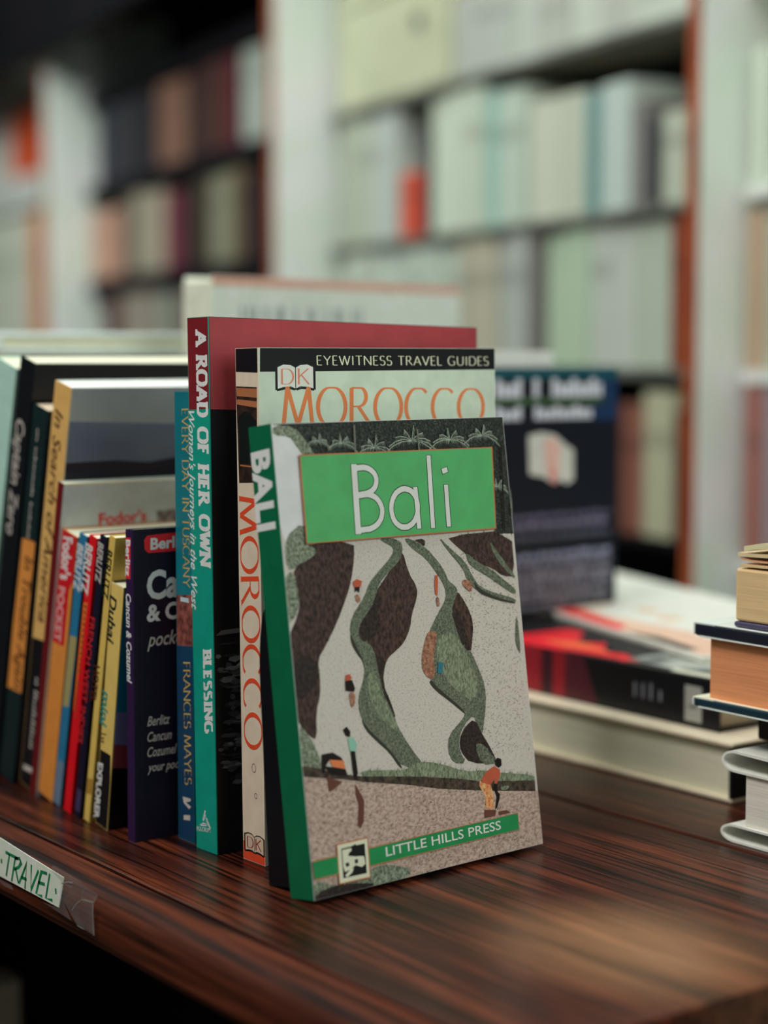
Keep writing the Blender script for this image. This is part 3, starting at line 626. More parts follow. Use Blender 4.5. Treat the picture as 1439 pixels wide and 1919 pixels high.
ww = nt.nodes.new('ShaderNodeMix')
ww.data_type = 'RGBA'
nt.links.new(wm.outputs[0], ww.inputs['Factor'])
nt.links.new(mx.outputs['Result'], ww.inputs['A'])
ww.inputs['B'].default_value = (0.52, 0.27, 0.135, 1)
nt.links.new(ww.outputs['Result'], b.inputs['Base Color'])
b.inputs['Roughness'].default_value = 0.30
b.inputs['Specular IOR Level'].default_value = 0.30
bp = nt.nodes.new('ShaderNodeBump')
bp.inputs['Strength'].default_value = 0.35
bp.inputs['Distance'].default_value = 0.0004
nt.links.new(n2.outputs['Fac'], bp.inputs['Height'])
nt.links.new(bp.outputs[0], b.inputs['Normal'])
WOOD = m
EDGEWOOD = noise_mat('worn_edge_wood', (0.012, 0.0035, 0.0025, 1), (0.15, 0.036, 0.016, 1), 5, (1.5, 40, 40), rough=0.55, lo=.36, hi=.7, detail=7, spec=0.15)
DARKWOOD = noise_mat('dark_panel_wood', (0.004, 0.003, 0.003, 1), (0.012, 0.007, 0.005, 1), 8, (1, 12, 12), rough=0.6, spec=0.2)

X0, X1 = -0.62, 0.2375
shelf = thing('display_shelf', 'low dark-stained wooden shelf unit whose top carries the travel books', 'shelf', (0, 0, FZ))
mb = MB()
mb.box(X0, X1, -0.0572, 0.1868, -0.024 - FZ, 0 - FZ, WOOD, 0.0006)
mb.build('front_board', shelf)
mb = MB()
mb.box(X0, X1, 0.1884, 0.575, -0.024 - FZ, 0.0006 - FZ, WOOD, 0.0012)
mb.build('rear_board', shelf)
prof = [(-0.0598, 0), (-0.066, -0.0002)] + [(-0.0690 + 0.0115 * math.sin(rad(a)) * -1, -0.0125 + 0.0122 * math.cos(rad(a))) for a in range(0, 100, 10)] + \
       [(-0.0806, -0.020), (-0.0790, -0.0235), (-0.0755, -0.0255), (-0.0598, -0.0255)]
mb = MB()
mb.sweep_x([(y, z - FZ) for y, z in prof], X0, X1, EDGEWOOD)
mb.build('edge_lipping', shelf)
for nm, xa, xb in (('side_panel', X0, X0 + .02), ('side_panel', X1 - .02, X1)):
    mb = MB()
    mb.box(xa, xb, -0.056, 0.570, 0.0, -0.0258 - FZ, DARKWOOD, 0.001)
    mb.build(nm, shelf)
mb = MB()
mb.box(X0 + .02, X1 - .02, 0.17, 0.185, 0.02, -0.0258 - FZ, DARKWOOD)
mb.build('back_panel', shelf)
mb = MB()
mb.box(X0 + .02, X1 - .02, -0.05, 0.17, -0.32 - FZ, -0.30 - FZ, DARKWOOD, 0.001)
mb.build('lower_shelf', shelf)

# handwritten paper sign taped on the lipping
paper_m = noise_mat('sign_paper', rgb(190, 200, 182, 1.5), rgb(206, 214, 198, 1.5), 150, rough=0.7)
green_m = noise_mat('marker_green', rgb(8, 92, 54, 1.4), rgb(22, 130, 84, 1.4), 200, rough=0.6)
m, nt, b, mp = new_mat('clear_tape')
b.inputs['Base Color'].default_value = (0.42, 0.40, 0.40, 1)
b.inputs['Roughness'].default_value = 0.25
nz = nt.nodes.new('ShaderNodeTexNoise')
nz.inputs['Scale'].default_value = 90
nt.links.new(mp.outputs[0], nz.inputs['Vector'])
mr = nt.nodes.new('ShaderNodeMapRange')
mr.inputs['To Min'].default_value = 0.10
mr.inputs['To Max'].default_value = 0.34
nt.links.new(nz.outputs['Fac'], mr.inputs['Value'])
nt.links.new(mr.outputs[0], b.inputs['Alpha'])
TAPE = m
CREASE = noise_mat('tape_crease', rgb(120, 116, 112, 1.2), rgb(170, 166, 160, 1.2), 100, rough=0.3)
sign = thing('paper_sign', 'white paper strip hand-lettered TRAVEL in green, taped to the shelf edge', 'sign', (0, -0.0808, 0))
mb = MB()
q = [(x / 1e4, z / 1e4) for x, z in LAB['paper']]
n = len(q)
mb.poly3([(x, -0.0008, z) for x, z in q], paper_m)
mb.poly3([(x, -0.0005, z) for x, z in q], paper_m)
for i in range(n):
    j = (i + 1) % n
    mb.face([(q[i][0], -0.0008, q[i][1]), (q[j][0], -0.0008, q[j][1]), (q[j][0], -0.0005, q[j][1]), (q[i][0], -0.0005, q[i][1])], paper_m)
for st in LAB['ink']:
    pts = [(x / 1e4, z / 1e4) for x, z in st]
    for pl in strip(pts, lambda d: 0.0015, cap=True):
        mb.face([(x, -0.00085, z) for x, z in pl], green_m)
mb.build('paper', sign)
for i, tp in enumerate(LAB['tapes']):
    mb = MB()
    yy = -0.0010 - 0.00012 * i
    mb.poly3([(x / 1e4, yy, z / 1e4) for x, z in tp], TAPE)
    if i == 3:
        for st in LAB['wrinkle']:
            for pl in strip([(x / 1e4, z / 1e4) for x, z in st], lambda d: 0.0005 if len(st) > 2 else 0.00022, cap=True):
                mb.face([(x, yy - 0.0001, z) for x, z in pl], CREASE)
    mb.build('tape', sign)


# ------------------------------------------------------------------ the row of travel guides
def soften(pts, n=2):
    """round off the corners of an outline"""
    for _ in range(n):
        out = []
        for i in range(len(pts)):
            a, b = pts[i], pts[(i + 1) % len(pts)]
            out += [(a[0] * .75 + b[0] * .25, a[1] * .75 + b[1] * .25), (a[0] * .25 + b[0] * .75, a[1] * .25 + b[1] * .75)]
        pts = out
    return pts


def inside(p, poly):
    c = False
    for i in range(len(poly)):
        a, b = poly[i - 1], poly[i]
        if (a[1] > p[1]) != (b[1] > p[1]) and p[0] < (b[0] - a[0]) * (p[1] - a[1]) / (b[1] - a[1]) + a[0]:
            c = not c
    return c


def blades(fc, poly, dens, cols, ln, w, rnd, lean=1.1, spread=.5):
    """short printed strokes filling an outline: grass blades, stalks, clods"""
    xs, ys = [p[0] for p in poly], [p[1] for p in poly]
    n = int(dens * (max(xs) - min(xs)) * (max(ys) - min(ys)) * 1e6)
    for i in range(n):
        p = (rnd.uniform(min(xs), max(xs)), rnd.uniform(min(ys), max(ys)))
        if not inside(p, poly):
            continue
        a = lean + rnd.uniform(-spread, spread)
        l = ln * rnd.uniform(.5, 1.2)
        q = (p[0] + l * math.cos(a), p[1] + l * math.sin(a))
        d = (-math.sin(a) * w / 2, math.cos(a) * w / 2)
        pts = fc.clip([(p[0] + d[0], p[1] + d[1]), (p[0] - d[0], p[1] - d[1]), q])
        if len(pts) >= 3:
            fc.mb.face([fc.at(t, fc.step * (fc.k + (i % 5) * .3)) for t in pts], rnd.choice(cols))
    fc.k += 1.5


def bali_art(ff, sf):
    rnd = random.Random(3)
    ff.poly([(0, 0), (ff.W, 0), (ff.W, ff.H), (0, ff.H)], INK['water'])
    gcol = [ink(116, 128, 106), ink(132, 144, 120), ink(58, 68, 54), ink(88, 100, 80)]
    lcol = [ink(150, 162, 134), ink(124, 138, 110), ink(80, 92, 72)]
    ccol = [ink(92, 74, 66), ink(46, 35, 33), ink(70, 52, 47), ink(30, 23, 23)]
    wcol = [ink(120, 104, 92), ink(150, 136, 126), ink(98, 84, 74)]
    # seedlings dotted over the flooded fields
    blades(ff, [(ff.W * .70, ff.H * .22), (ff.W * .98, ff.H * .22), (ff.W * .98, ff.H * .66), (ff.W * .74, ff.H * .70)], .34, wcol, .0012, .00035, rnd, .4, .9)
    blades(ff, [(ff.W * .05, ff.H * .2), (ff.W * .7, ff.H * .2), (ff.W * .7, ff.H * .72), (ff.W * .05, ff.H * .72)], .10, wcol[:2], .0007, .0003, rnd, .4, .9)
    last = [q for q in DATA['bali'] if len(q) == 3 and q[0] == 'ink'][-1]
    for it in DATA['bali']:
        pts = [ff.uv(p) for p in it[1]]
        if len(it) == 2:
            if it[0] in ('bush', 'cliff', 'dark', 'grass', 'lgrass', 'straw', 'edge'):
                pts = soften(pts, 1)
            ff.poly(pts, INK[it[0]])
            if it[0] in ('grass', 'bush'):
                blades(ff, pts, .55, gcol, .0013, .00032, rnd)
            elif it[0] == 'lgrass':
                blades(ff, pts, .8, lcol, .0024, .0003, rnd, 1.2, .45)
            elif it[0] in ('cliff', 'dark', 'bund'):
                blades(ff, pts, .45, ccol if it[0] != 'dark' else ccol[1:], .0012, .0004, rnd, 1.3, .8)
            elif it[0] == 'mud':
                blades(ff, pts, .16, [ink(96, 74, 64), ink(196, 176, 160), ink(120, 96, 86), ink(140, 116, 104)], .0017, .0005, rnd, .5, 1.0)
            elif it[0] == 'forest':
                blades(ff, pts, .7, [ink(76, 84, 76), ink(26, 31, 31), ink(50, 56, 50), ink(12, 15, 15)], .0016, .0005, rnd, -.9, 1.2)
            elif it[0] == 'straw':
                blades(ff, pts, .8, [ink(196, 144, 112), ink(104, 64, 48)], .0010, .0003, rnd, .3, .7)
        elif it[0] == 'frond':
            # one palm leaf: a drooping rib with leaflets hanging from it
            ff.line(pts, .00030, ink(168, 178, 164))
            for i in range(len(pts) - 1):
                for t in (0, .2, .4, .6, .8):
                    x = pts[i][0] + (pts[i + 1][0] - pts[i][0]) * t
                    y = pts[i][1] + (pts[i + 1][1] - pts[i][1]) * t
                    sx = 1 if pts[-1][0] > pts[0][0] else -1
                    tri = ff.clip([(x - .00018, y), (x + .00018, y), (x + sx * .0011, y - .0022)])
                    if len(tri) >= 3:
                        ff.mb.face([ff.at(p, ff.step * (ff.k + (i * 5 + t * 5) % 4 * .3)) for p in tri], ink(128, 140, 126) if rnd.random() < .5 else ink(84, 94, 82))
            ff.k += 1.3
        else:
            ff.line(pts, it[2] * .000225, INK[it[0]], advance=False)
            ff.k += .5
            if it is last:
                ff.k += 2


def morocco_art(ff, sf):
    open_book_logo(ff, ff.W * .143, ff.H * .9435, ff.W * .158, ff.H * .054, INK['letter'], ink(226, 130, 110))
    open_book_logo(sf, sf.W * .52, sf.H * .036, sf.W * .92, sf.H * .040, ink(190, 172, 150), ink(130, 30, 30))
    for (u, v, r) in ((.55, .187, .0016), (.62, .133, .0010)):
        pts = arc(sf.W * u, sf.H * v, r, r * 1.2, 0, 360, 18)
        sf.line(pts, .00025, INK['brown'])


def road_art(ff, sf):
    # black-and-white landscape on the lower cover, slivers of it show beside the spine
    rnd = random.Random(5)
    for i in range(26):
        v = rnd.uniform(.12, .42)
        u = rnd.uniform(0, .9)
        c = rnd.choice([(90, 88, 88), (60, 58, 60), (130, 126, 124)])
        ff.poly([(ff.W * u, ff.H * v), (ff.W * (u + .18), ff.H * (v + .004)), (ff.W * (u + .16), ff.H * (v + .012)), (ff.W * (u + .02), ff.H * (v + .009))], ink(*c))
    for i in range(70):
        v = rnd.uniform(.13, .40)
        u0 = rnd.uniform(.0004, .010)
        l = rnd.uniform(.002, .012)
        h2 = rnd.uniform(.0006, .0034)
        g = rnd.choice([34, 44, 58, 76, 96])
        ff.poly([(u0, ff.H * v), (u0 + l * .5, ff.H * v - h2 * .4), (u0 + l, ff.H * v + rnd.uniform(-.001, .001)), (u0 + l * .8, ff.H * v + h2 * .5), (u0 + l * .2, ff.H * v + h2 * .6)], ink(g, g, g + 2), advance=False)
        ff.k += .3
    ff.k += 1
    cx, cy, r = sf.W * .45, sf.H * .056, .0048
    for k in range(3):
        a = rad(90 + 120 * k)
        b2 = rad(90 + 120 * (k + 1))
        for o2 in (.62, 1.0):
            sf.line([(cx + r * o2 * math.cos(a), cy + r * o2 * math.sin(a)), (cx + r * o2 * math.cos(b2) * .45 + r * .25 * math.cos(a), cy + r * o2 * math.sin(b2) * .45 + r * .25 * math.sin(a))], .0009, INK['white'], False)
    sf.k += 1


def ticks(face, u0, v0, u1, v1, n, h, mat, seed=1):
    """rows of tiny illegible print along a line"""
    rnd = random.Random(seed)
    for i in range(n):
        if rnd.random() < .12:
            continue
        f = (i + .2) / n
        g = (i + .75) / n
        a = (u0 + (u1 - u0) * f, v0 + (v1 - v0) * f)
        c2 = (u0 + (u1 - u0) * g, v0 + (v1 - v0) * g)
        d = Vector((c2[0] - a[0], c2[1] - a[1])).normalized()
        nx, ny = -d.y, d.x
        hh = h * rnd.choice([.6, .75, 1.0])
        face.poly([a, c2, (c2[0] + nx * hh, c2[1] + ny * hh), (a[0] + nx * hh, a[1] + ny * hh)], mat, advance=False)
    face.k += 1


def trouble_art(ff, sf):
    ticks(sf, sf.W * .40, sf.H * .945, sf.W * .40, sf.H * .66, 24, .0024, INK['pale'], 4)


def america_art(ff, sf):
    ticks(sf, sf.W * .42, sf.H * .285, sf.W * .42, sf.H * .10, 17, .0040, INK['pale'], 6)


def fwi_art(ff, sf):
    sf.poly([(sf.W * .1, sf.H * .02), (sf.W * .9, sf.H * .02), (sf.W * .9, sf.H * .10), (sf.W * .1, sf.H * .10)], ink(60, 50, 84))


def pocket_art(ff, sf):
    sf.poly([(sf.W * .80, 0), (sf.W, 0), (sf.W, sf.H * .84), (sf.W * .80, sf.H * .80)], ink(226, 132, 58))


def red_art(ff, sf):
    sf.poly([(0, sf.H * .78), (sf.W * .62, sf.H * .78), (sf.W * .62, sf.H * .965), (0, sf.H * .965)], ink(206, 40, 44))
    ticks(sf, sf.W * .2, sf.H * .76, sf.W * .2, sf.H * .34, 20, .0030, ink(150, 60, 30), 9)


def zero_art(ff, sf):
    ff.poly([(ff.W * .2, ff.H * .2), (ff.W * .8, ff.H * .2), (ff.W * .8, ff.H * .7), (ff.W * .2, ff.H * .7)], ink(40, 44, 56))


R = rad
dk = ink(14, 15, 22, 1.1)
standing_book('bali', 'green-spined paperback with Bali in a green panel over rice terraces, leaning backwards in front', (.0621, -.0165), R(4.0), R(-8.06), .0151, .1345, .1975, INK['sky'], ink(6, 96, 62, 1.35), art=bali_art, back=ink(6, 96, 62))
sb = thing('book', 'small black book squeezed between the Bali guide and the Morocco guide', 'book', (.0462, -.0135, .0030), group='travel books standing in a row on the dark shelf')
sb.rotation_euler = (Matrix.Rotation(R(4.6), 4, 'Z') @ Matrix.Rotation(R(-8.6), 4, 'Y')).to_euler()
BH, BT = .121, .0195
edge = []
for i in range(25):
    zq = BH * i / 24
    xl = -BT + .085 * zq
    if zq > BH * .72:
        q = (zq - BH * .72) / (BH * .28)
        xl = xl + (-.0012 - xl) * (1 - math.sqrt(max(0, 1 - q * q)))
    edge.append((xl, zq))
mb = MB()
for y in (-.0005, 0):
    mb.poly3([(0, y, 0), (0, y, BH)] + [(x, y, zq) for x, zq in edge[::-1]], dk)
mb.build('spine', sb)
mb = MB()
for (xa, za), (xb, zb) in zip(edge[:-1], edge[1:]):
    mb.face([(xa, 0, za), (xb, 0, zb), (xb, .098, zb), (xa, .098, za)], dk)
mb.build('back_cover', sb)
mb = MB()
mb.box(-.0006, 0, 0, .098, 0, BH, dk)
mb.build('front_cover', sb)
mb = MB()
for y in (.0003, .097):
    mb.poly3([(-.0008, y, .001), (-.0008, y, BH - .002)] + [(min(-.0009, x + .0006), y, max(.001, zq - .001)) for x, zq in edge[::-1]], pages(200, 190, 170, 'x'))
mb.build('page_block', sb)
standing_book('morocco', 'white travel guide lettered MOROCCO in orange under a black top band', (.0024, -.0010), 0, R(-.98), .0180, .1343, .2290, ink(186, 198, 184), ink(205, 188, 168), art=morocco_art)
standing_book('road', 'tallest book, maroon and teal spine lettered A ROAD OF HER OWN', (-.0265, -.0082), 0, R(-1.0), .0178, .1545, .2428, ink(16, 16, 20, 1.1), ink(14, 140, 122), art=road_art, drop=.0035, back=ink(14, 140, 122))
standing_book('tuscany', 'dark teal-blue paperback with gold lettering EVERY DAY IN TUSCANY on its spine', (-.0495, -.0062), 0, 0, .0145, .140, .2093, ink(16, 100, 110), ink(14, 104, 116))
standing_book('cancun', 'thin dark purple pocket guide with white title and red pill on its cover', (-.0678, -.0275), 0, R(.5), .0065, .100, .1462, ink(26, 18, 40, 1.1), ink(46, 24, 66, 1.2))
standing_book('dubai', 'short yellow guide lettered Dubai mini with a black foot on its spine', (-.0950, -.0275), 0, R(9.36), .0116, .100, .1202, ink(16, 16, 28, 1.1), ink(206, 176, 98))
standing_book('yellow', 'thin yellow phrasebook with slanted black lettering, behind the Dubai guide', (-.1131, -.0275), 0, R(12.1), .0055, .100, .1444, ink(200, 168, 84), ink(204, 172, 88))
standing_book('fwi', 'thin navy pocket guide with red FRENCH WEST INDIES lettering on its spine', (-.1229, -.0275), 0, R(12.5), .0058, .100, .1442, ink(18, 20, 40, 1.1), ink(18, 20, 42, 1.2), art=fwi_art)
standing_book('red', 'thin bright red pocket guide with an orange band down its spine', (-.1326, -.0275), 0, R(12.8), .0074, .100, .1430, ink(206, 16, 30), ink(212, 14, 28), art=red_art)
standing_book('blue', 'thin steel-blue pocket guide with olive patch, between two red-topped guides', (-.1498, -.0245), 0, R(13.4), .0077, .100, .1428, ink(16, 20, 40, 1.1), ink(36, 108, 146))
standing_book('pocket', 'orange-spined pocket guide with a red upper panel lettered POCKET', (-.1602, -.0235), 0, R(12.8), .0155, .100, .1411, ink(226, 132, 58), ink(224, 130, 58), art=pocket_art)
standing_book('fodbig', 'grey-white guidebook with red title lettering, behind the small pocket guides', (-.1764, -.0255), 0, R(12.9), .0054, .130, .1674, ink(182, 188, 188), ink(96, 14, 22))
standing_book('america', 'orange paperback In Search of America with grey mountain photo on its cover', (-.1829, -.0225), 0, R(12.9), .0172, .140, .2155, ink(190, 196, 190), ink(240, 162, 96), page=(226, 226, 210), art=america_art)
standing_book('trouble', 'dark green paperback In Trouble Again with orange title block on its spine', (-.2085, -.0225), 0, R(13.6), .0162, .130, .2040, ink(18, 22, 28), ink(14, 34, 36), page=(226, 190, 168), art=trouble_art)
standing_book('zero', 'tall black paperback with large pale title down its spine, beside the aqua book', (-.2300, -.0225), 0, R(14.4), .0172, .140, .2290, ink(14, 14, 20, 1.1), ink(14, 16, 24, 1.1), art=zero_art)
standing_book('aqua', 'pale aqua book at the left end of the row, beside the black paperback', (-.2545, -.0225), 0, R(15.2), .0240, .140, .2270, ink(164, 200, 188), ink(164, 200, 188))


# ------------------------------------------------------------------ lying books
def lying_book(label, loc, yaw, LX, LY, T, cover, page, c=.0016, ins=.003, spine=None, spine_mat=None, parts=None, group=None, gap=None):
    """lies flat: x from 0 to LX, y from 0 to LY, z from 0 to T; spine '+x', '-y', '+y' or '-x'"""
    t = thing('book', label, 'book', loc, (0, 0, yaw), group)
    lo, up, pg = MB(), MB(), MB()
    lo.box(0, LX, 0, LY, 0, c, cover, c * .3)
    up.box(0, LX, 0, LY, T - c, T, cover, c * .3)
    x0, x1, y0, y1 = ins, LX - ins, ins, LY - ins
    if spine == '+x':
        x1 = LX - c
    if spine == '-y':
        y0 = c
    if spine == '-x':
        x0 = c
    if spine == '+y':
        y1 = LY - c
    pg.box(x0, x1, y0, y1, c, T - c, pages(*page, 'z'))
    lo.build('lower_cover', t)
    up.build('upper_cover', t)
    pg.build('page_block', t)
    if spine:
        sp = MB()
        a = dict(zip(('+x', '-x', '+y', '-y'), ((LX - c, LX, 0, LY), (0, c, 0, LY), (0, LX, LY - c, LY), (0, LX, 0, c))))[spine]
        sp.box(a[0], a[1], a[2], a[3], c * .9, T - c * .9, spine_mat or cover)
        if parts:
            parts(sp, t)
        sp.build('spine', t)
    return t


FLAT = 'books lying flat at the right end of the shelf'
# big art book with cream page edges, black spine to the right
lying_book('thick book lying flat with long cream page edge, under the black-spined book', (-.315, .247, 0.0009), 0, .3655, .255, .0305, ink(204, 190, 168), (214, 204, 182), c=.0022, ins=.0035, spine='+x', spine_mat=dk, group=FLAT)


def black_spine(sp, t):
    f = Face(sp, (0, 0, 0), (1, 0, 0), (0, 0, 1), (0, -1, 0), .330, .028)
    f.poly([(.02, .001), (.215, .001), (.215, .027), (.02, .027)], ink(128, 22, 34))
    f.poly([(.193, .001), (.203, .001), (.203, .027), (.193, .027)], ink(50, 16, 26))
    f.poly([(.213, .001), (.240, .001), (.228, .027), (.213, .027)], ink(70, 22, 34))
    for k, (x, h) in enumerate(((.268, .008), (.274, .008), (.280, .009), (.287, .006))):
        f.poly([(x, .010), (x + .002, .010), (x + .002, .010 + h), (x, .010 + h)], ink(110, 110, 120))
    f.poly([(.306, .003), (.318, .003), (.318, .022), (.306, .022)], ink(150, 150, 146))
    f.poly([(.309, .010), (.315, .010), (.315, .012), (.309, .012)], ink(100, 100, 98))


t = lying_book('black-spined book with white spine label lying on the thick cream book', (-.302, .261, .0315), 0, .330, .235, .0270, ink(18, 18, 24, 1.1), (190, 180, 160), c=.0016, ins=.003, spine='-y', spine_mat=ink(16, 16, 22, 1.1), parts=black_spine, group=FLAT)
mb = MB()
f = Face(mb, (0, 0, .0271), (1, 0, 0), (0, 1, 0), (0, 0, 1), .330, .235)
f.poly([(.15, .001), (.252, .001), (.262, .010), (.240, .022), (.225, .018), (.205, .040), (.190, .030), (.165, .060), (.15, .060)], ink(196, 24, 36))
f.poly([(.17, .020), (.20, .012), (.235, .016), (.215, .026), (.19, .034)], ink(216, 84, 52))
f.poly([(.205, .001), (.26, .001), (.25, .006), (.215, .005)], ink(60, 20, 28))
f.poly([(.25, .012), (.329, .004), (.329, .12), (.25, .12)], noise_mat('print_greyphoto', rgb(70, 72, 72, 1.2), rgb(180, 186, 180, 1.3), 40, detail=2))
f.poly([(.292, .003), (.329, .003), (.329, .012), (.29, .010)], ink(196, 196, 180))
mb.build('cover_print', t)

# large pale magazine lying on top, slightly askew
mag = thing('magazine', 'large white magazine with red and peach lower half lying askew on the black-spined book', 'magazine', (-.395, .408, .0598), (0, 0, rad(-17)))
mb = MB()
mb.box(0, .40, 0, .135, 0, .0035, ink(205, 212, 198), .0006)
f = Face(mb, (0, 0, .0035), (1, 0, 0), (0, 1, 0), (0, 0, 1), .40, .135)
f.poly([(.06, .001), (.399, .001), (.399, .030), (.32, .038), (.24, .022), (.12, .034), (.06, .020)], ink(226, 170, 150))
f.poly([(.12, .001), (.30, .001), (.29, .012), (.22, .018), (.15, .010)], ink(214, 40, 40))
f.poly([(.30, .002), (.38, .002), (.38, .010), (.33, .012)], ink(40, 40, 40))
for x, y, w, h in ((.315, .070, .012, .022), (.22, .052, .02, .010), (.26, .045, .016, .014), (.19, .030, .014, .016)):
    f.poly([(x, y), (x + w, y), (x + w * 1.1, y + h), (x + w * .1, y + h)], ink(230, 168, 130))
mb.build('cover', mag)
mb = MB()
mb.box(.001, .399, .001, .134, -.0012, .0, ink(190, 186, 170))
mb.build('page_block', mag)

# face-out navy paperback standing on the magazine
nv = thing('book', 'navy paperback with white title lines and a small portrait, standing face-out behind Bali', 'book', (-.1885, .286, .0634), (0, 0, rad(4)))
mb = MB()
NW, NH, NT = .119, .155, .014
navy = ink(12, 16, 30, 1.1)
mb.box(-.0006, 0, 0, NW, 0, NH, navy)
f = Face(mb, (0, 0, 0), (0, 1, 0), (0, 0, 1), (1, 0, 0), NW, NH)


def fp(u0, v0, u1, v1, col, sk=0.0):
    f.poly([(NW * u0, NH * v0), (NW * u1, NH * (v0 + sk)), (NW * u1, NH * (v1 + sk)), (NW * u0, NH * v1)], col)


fp(0, .955, 1, 1, ink(14, 70, 82))
fp(.80, .78, 1, .955, ink(18, 44, 78))
fp(0, .845, .90, .880, ink(30, 50, 44))
for v0, v1, runs in ((.880, .955, ((.06, .28), (.34, .44), (.48, .90))), (.790, .845, ((.06, .30), (.35, .80)))):
    for a, c2 in runs:
        n = int((c2 - a) / .05)
        for i in range(n):
            hh = (v1 - v0) * (.72 if i % 3 else 1)
            fp(a + .05 * i, v0, a + .05 * i + .043, v0 + hh, BLURTEXT)
fp(0, .862, .85, .872, ink(84, 110, 70))
f.poly([(NW * u, NH * v) for u, v in ((.305, .727), (.395, .738), (.502, .727), (.564, .697), (.595, .680), (.650, .662), (.652, .538), (.597, .519), (.551, .541), (.505, .522), (.428, .553), (.314, .569))], ink(184, 184, 178))
f.poly([(NW * u, NH * v) for u, v in ((.425, .708), (.502, .715), (.549, .673), (.534, .583), (.505, .526), (.443, .577))], ink(200, 160, 150))
f.poly([(NW * u, NH * v) for u, v in ((.470, .580), (.520, .585), (.515, .522), (.480, .530))], ink(190, 112, 104))
for v0, h, col in ((.385, .022, (86, 82, 104)), (.345, .026, (104, 100, 122)), (.300, .020, (74, 72, 90)), (.222, .024, (120, 124, 146)), (.186, .026, (112, 110, 130)), (.140, .024, (124, 120, 134)), (.100, .026, (112, 108, 122)), (.055, .026, (116, 112, 124)), (.015, .022, (104, 102, 112))):
    rnd = random.Random(int(v0 * 1000))
    u = .10
    while u < .93:
        w = rnd.uniform(.03, .10)
        fp(u, v0, min(.95, u + w), v0 + h * rnd.uniform(.75, 1.1), ink(*col))
        u += w + .012
mb.build('front_cover', nv)
mb = MB()
mb.box(-NT, -NT + .0006, 0, NW, 0, NH, navy)
mb.build('back_cover', nv)
mb = MB()
mb.box(-NT, 0, -.0006, 0, 0, NH, navy)
mb.build('spine', nv)
mb = MB()
mb.box(-NT + .0006, -.0006, .0002, NW - .001, .0005, NH - .0005, pages(214, 210, 196, 'x'))
mb.build('page_block', nv)

# white book standing behind the navy one
wb = thing('book', 'white book whose top edge shows just above the navy face-out paperback', 'book', (-.2180, .297, .0634), (0, 0, rad(4)))
for nm, bx in (('front_cover', (-.0008, 0, 0, .075, 0, .1655)), ('back_cover', (-.018, -.0172, 0, .075, 0, .1655)), ('spine', (-.018, 0, -.0008, 0, 0, .1655))):
    mb = MB()
    mb.box(*bx, ink(208, 212, 200))
    mb.build(nm, wb)
mb = MB()
mb.box(-.0172, -.0008, .0002, .074, .0005, .165, pages(222, 220, 206, 'x'))
mb.build('page_block', wb)

# ---- the near stack of four at the right edge (their page edges face the shelf front)
SX = .165
STK = 'stack of books at the right edge of the shelf'
w_card = ink(206, 214, 198)
t = thing('book', 'white paperback with folded cover flaps at the bottom of the right-hand stack', 'book', (.0925, .193, .0008), (0, 0, 0), STK)


def flap_cover(name, z0, z1, upper):
    """soft cover with its flap folded back inside: a flattened loop seen end-on along x"""
    mb = MB()
    h = (z1 - z0)
    zc = (z0 + z1) / 2
    pts_out, pts_in = [], []
    for a in range(90, 271, 15):
        pts_out.append((.008 + .008 * math.cos(rad(a)), zc + h / 2 * math.sin(rad(a))))
        pts_in.append((.008 + .0066 * math.cos(rad(a)), zc + (h / 2 - .0011) * math.sin(rad(a))))
    outer = [(SX, z1)] + pts_out + [(SX, z0)]
    inner = [(SX, z0 + .0011)] + pts_in[::-1] + [(SX, z1 - .0011)]
    if upper:
        inner = [(SX, z0 + .0011)] + pts_in[::-1] + [(SX * .9, z1 - .0045)]
    ring = outer + inner
    D = .13
    for y in (0, D):
        mb.poly3([(x, y, z) for x, z in ring], w_card)
    for i in range(len(ring)):
        j = (i + 1) % len(ring)
        mb.face([(ring[i][0], 0, ring[i][1]), (ring[j][0], 0, ring[j][1]), (ring[j][0], D, ring[j][1]), (ring[i][0], D, ring[i][1])], w_card)
    return mb.build(name, t)


flap_cover('lower_cover', 0, .0085, False)
flap_cover('upper_cover', .0330, .0430, True)
mb = MB()
mb.box(.014, SX, .0015, .128, .0086, .0329, pages(204, 200, 190, 'z'))
mb.build('page_block', t)
mb = MB()
mb.box(.014, SX, .1285, .1296, .0086, .0329, w_card)
mb.build('spine', t)

lying_book('dark brown book set back in the shadowy gap above the white paperback', (.0890, .222, .0440), 0, .158, .115, .0170, ink(44, 26, 22), (60, 40, 34), c=.0012, ins=.0015, spine='-y', spine_mat=ink(40, 25, 22), group=STK)

# hardback
t = thing('book', 'hardback with orange-brown page edge between dark boards in the right-hand stack', 'book', (.0745, .193, .0610), (0, 0, 0), STK)
jack = ink(196, 204, 200)


def board(name, z0, z1, edge, top):
    mb = MB()
    mb.box(0, SX, 0, .150, z0, z1, edge, .0012, seg=3)
    mb.box(-.0008, .012, .0004, .150, z1 - .0004, z1 + .0003, top)
    mb.box(.012, SX, .0008, .149, z1 - .0003, z1 + .0002, top)
    mb.box(-.0011, -.0002, .0002, .150, z0 + .0005, z1, jack)
    mb.box(0.003, SX, -.0003, .0002, z0 - .0003, z0 + .0004, jack)
    return mb.build(name, t)


board('lower_cover', 0, .0042, ink(12, 40, 52), ink(206, 204, 184))
board('upper_cover', .0336, .0396, ink(14, 18, 34), jack)
mb = MB()
mb.box(.0070, SX, .0035, .148, .0044, .0334, pages(206, 138, 96, 'z'))
mb.build('page_block', t)
mb = MB()
mb.box(.0, SX, .1485, .150, .0040, .0338, ink(14, 18, 34))
mb.build('spine', t)

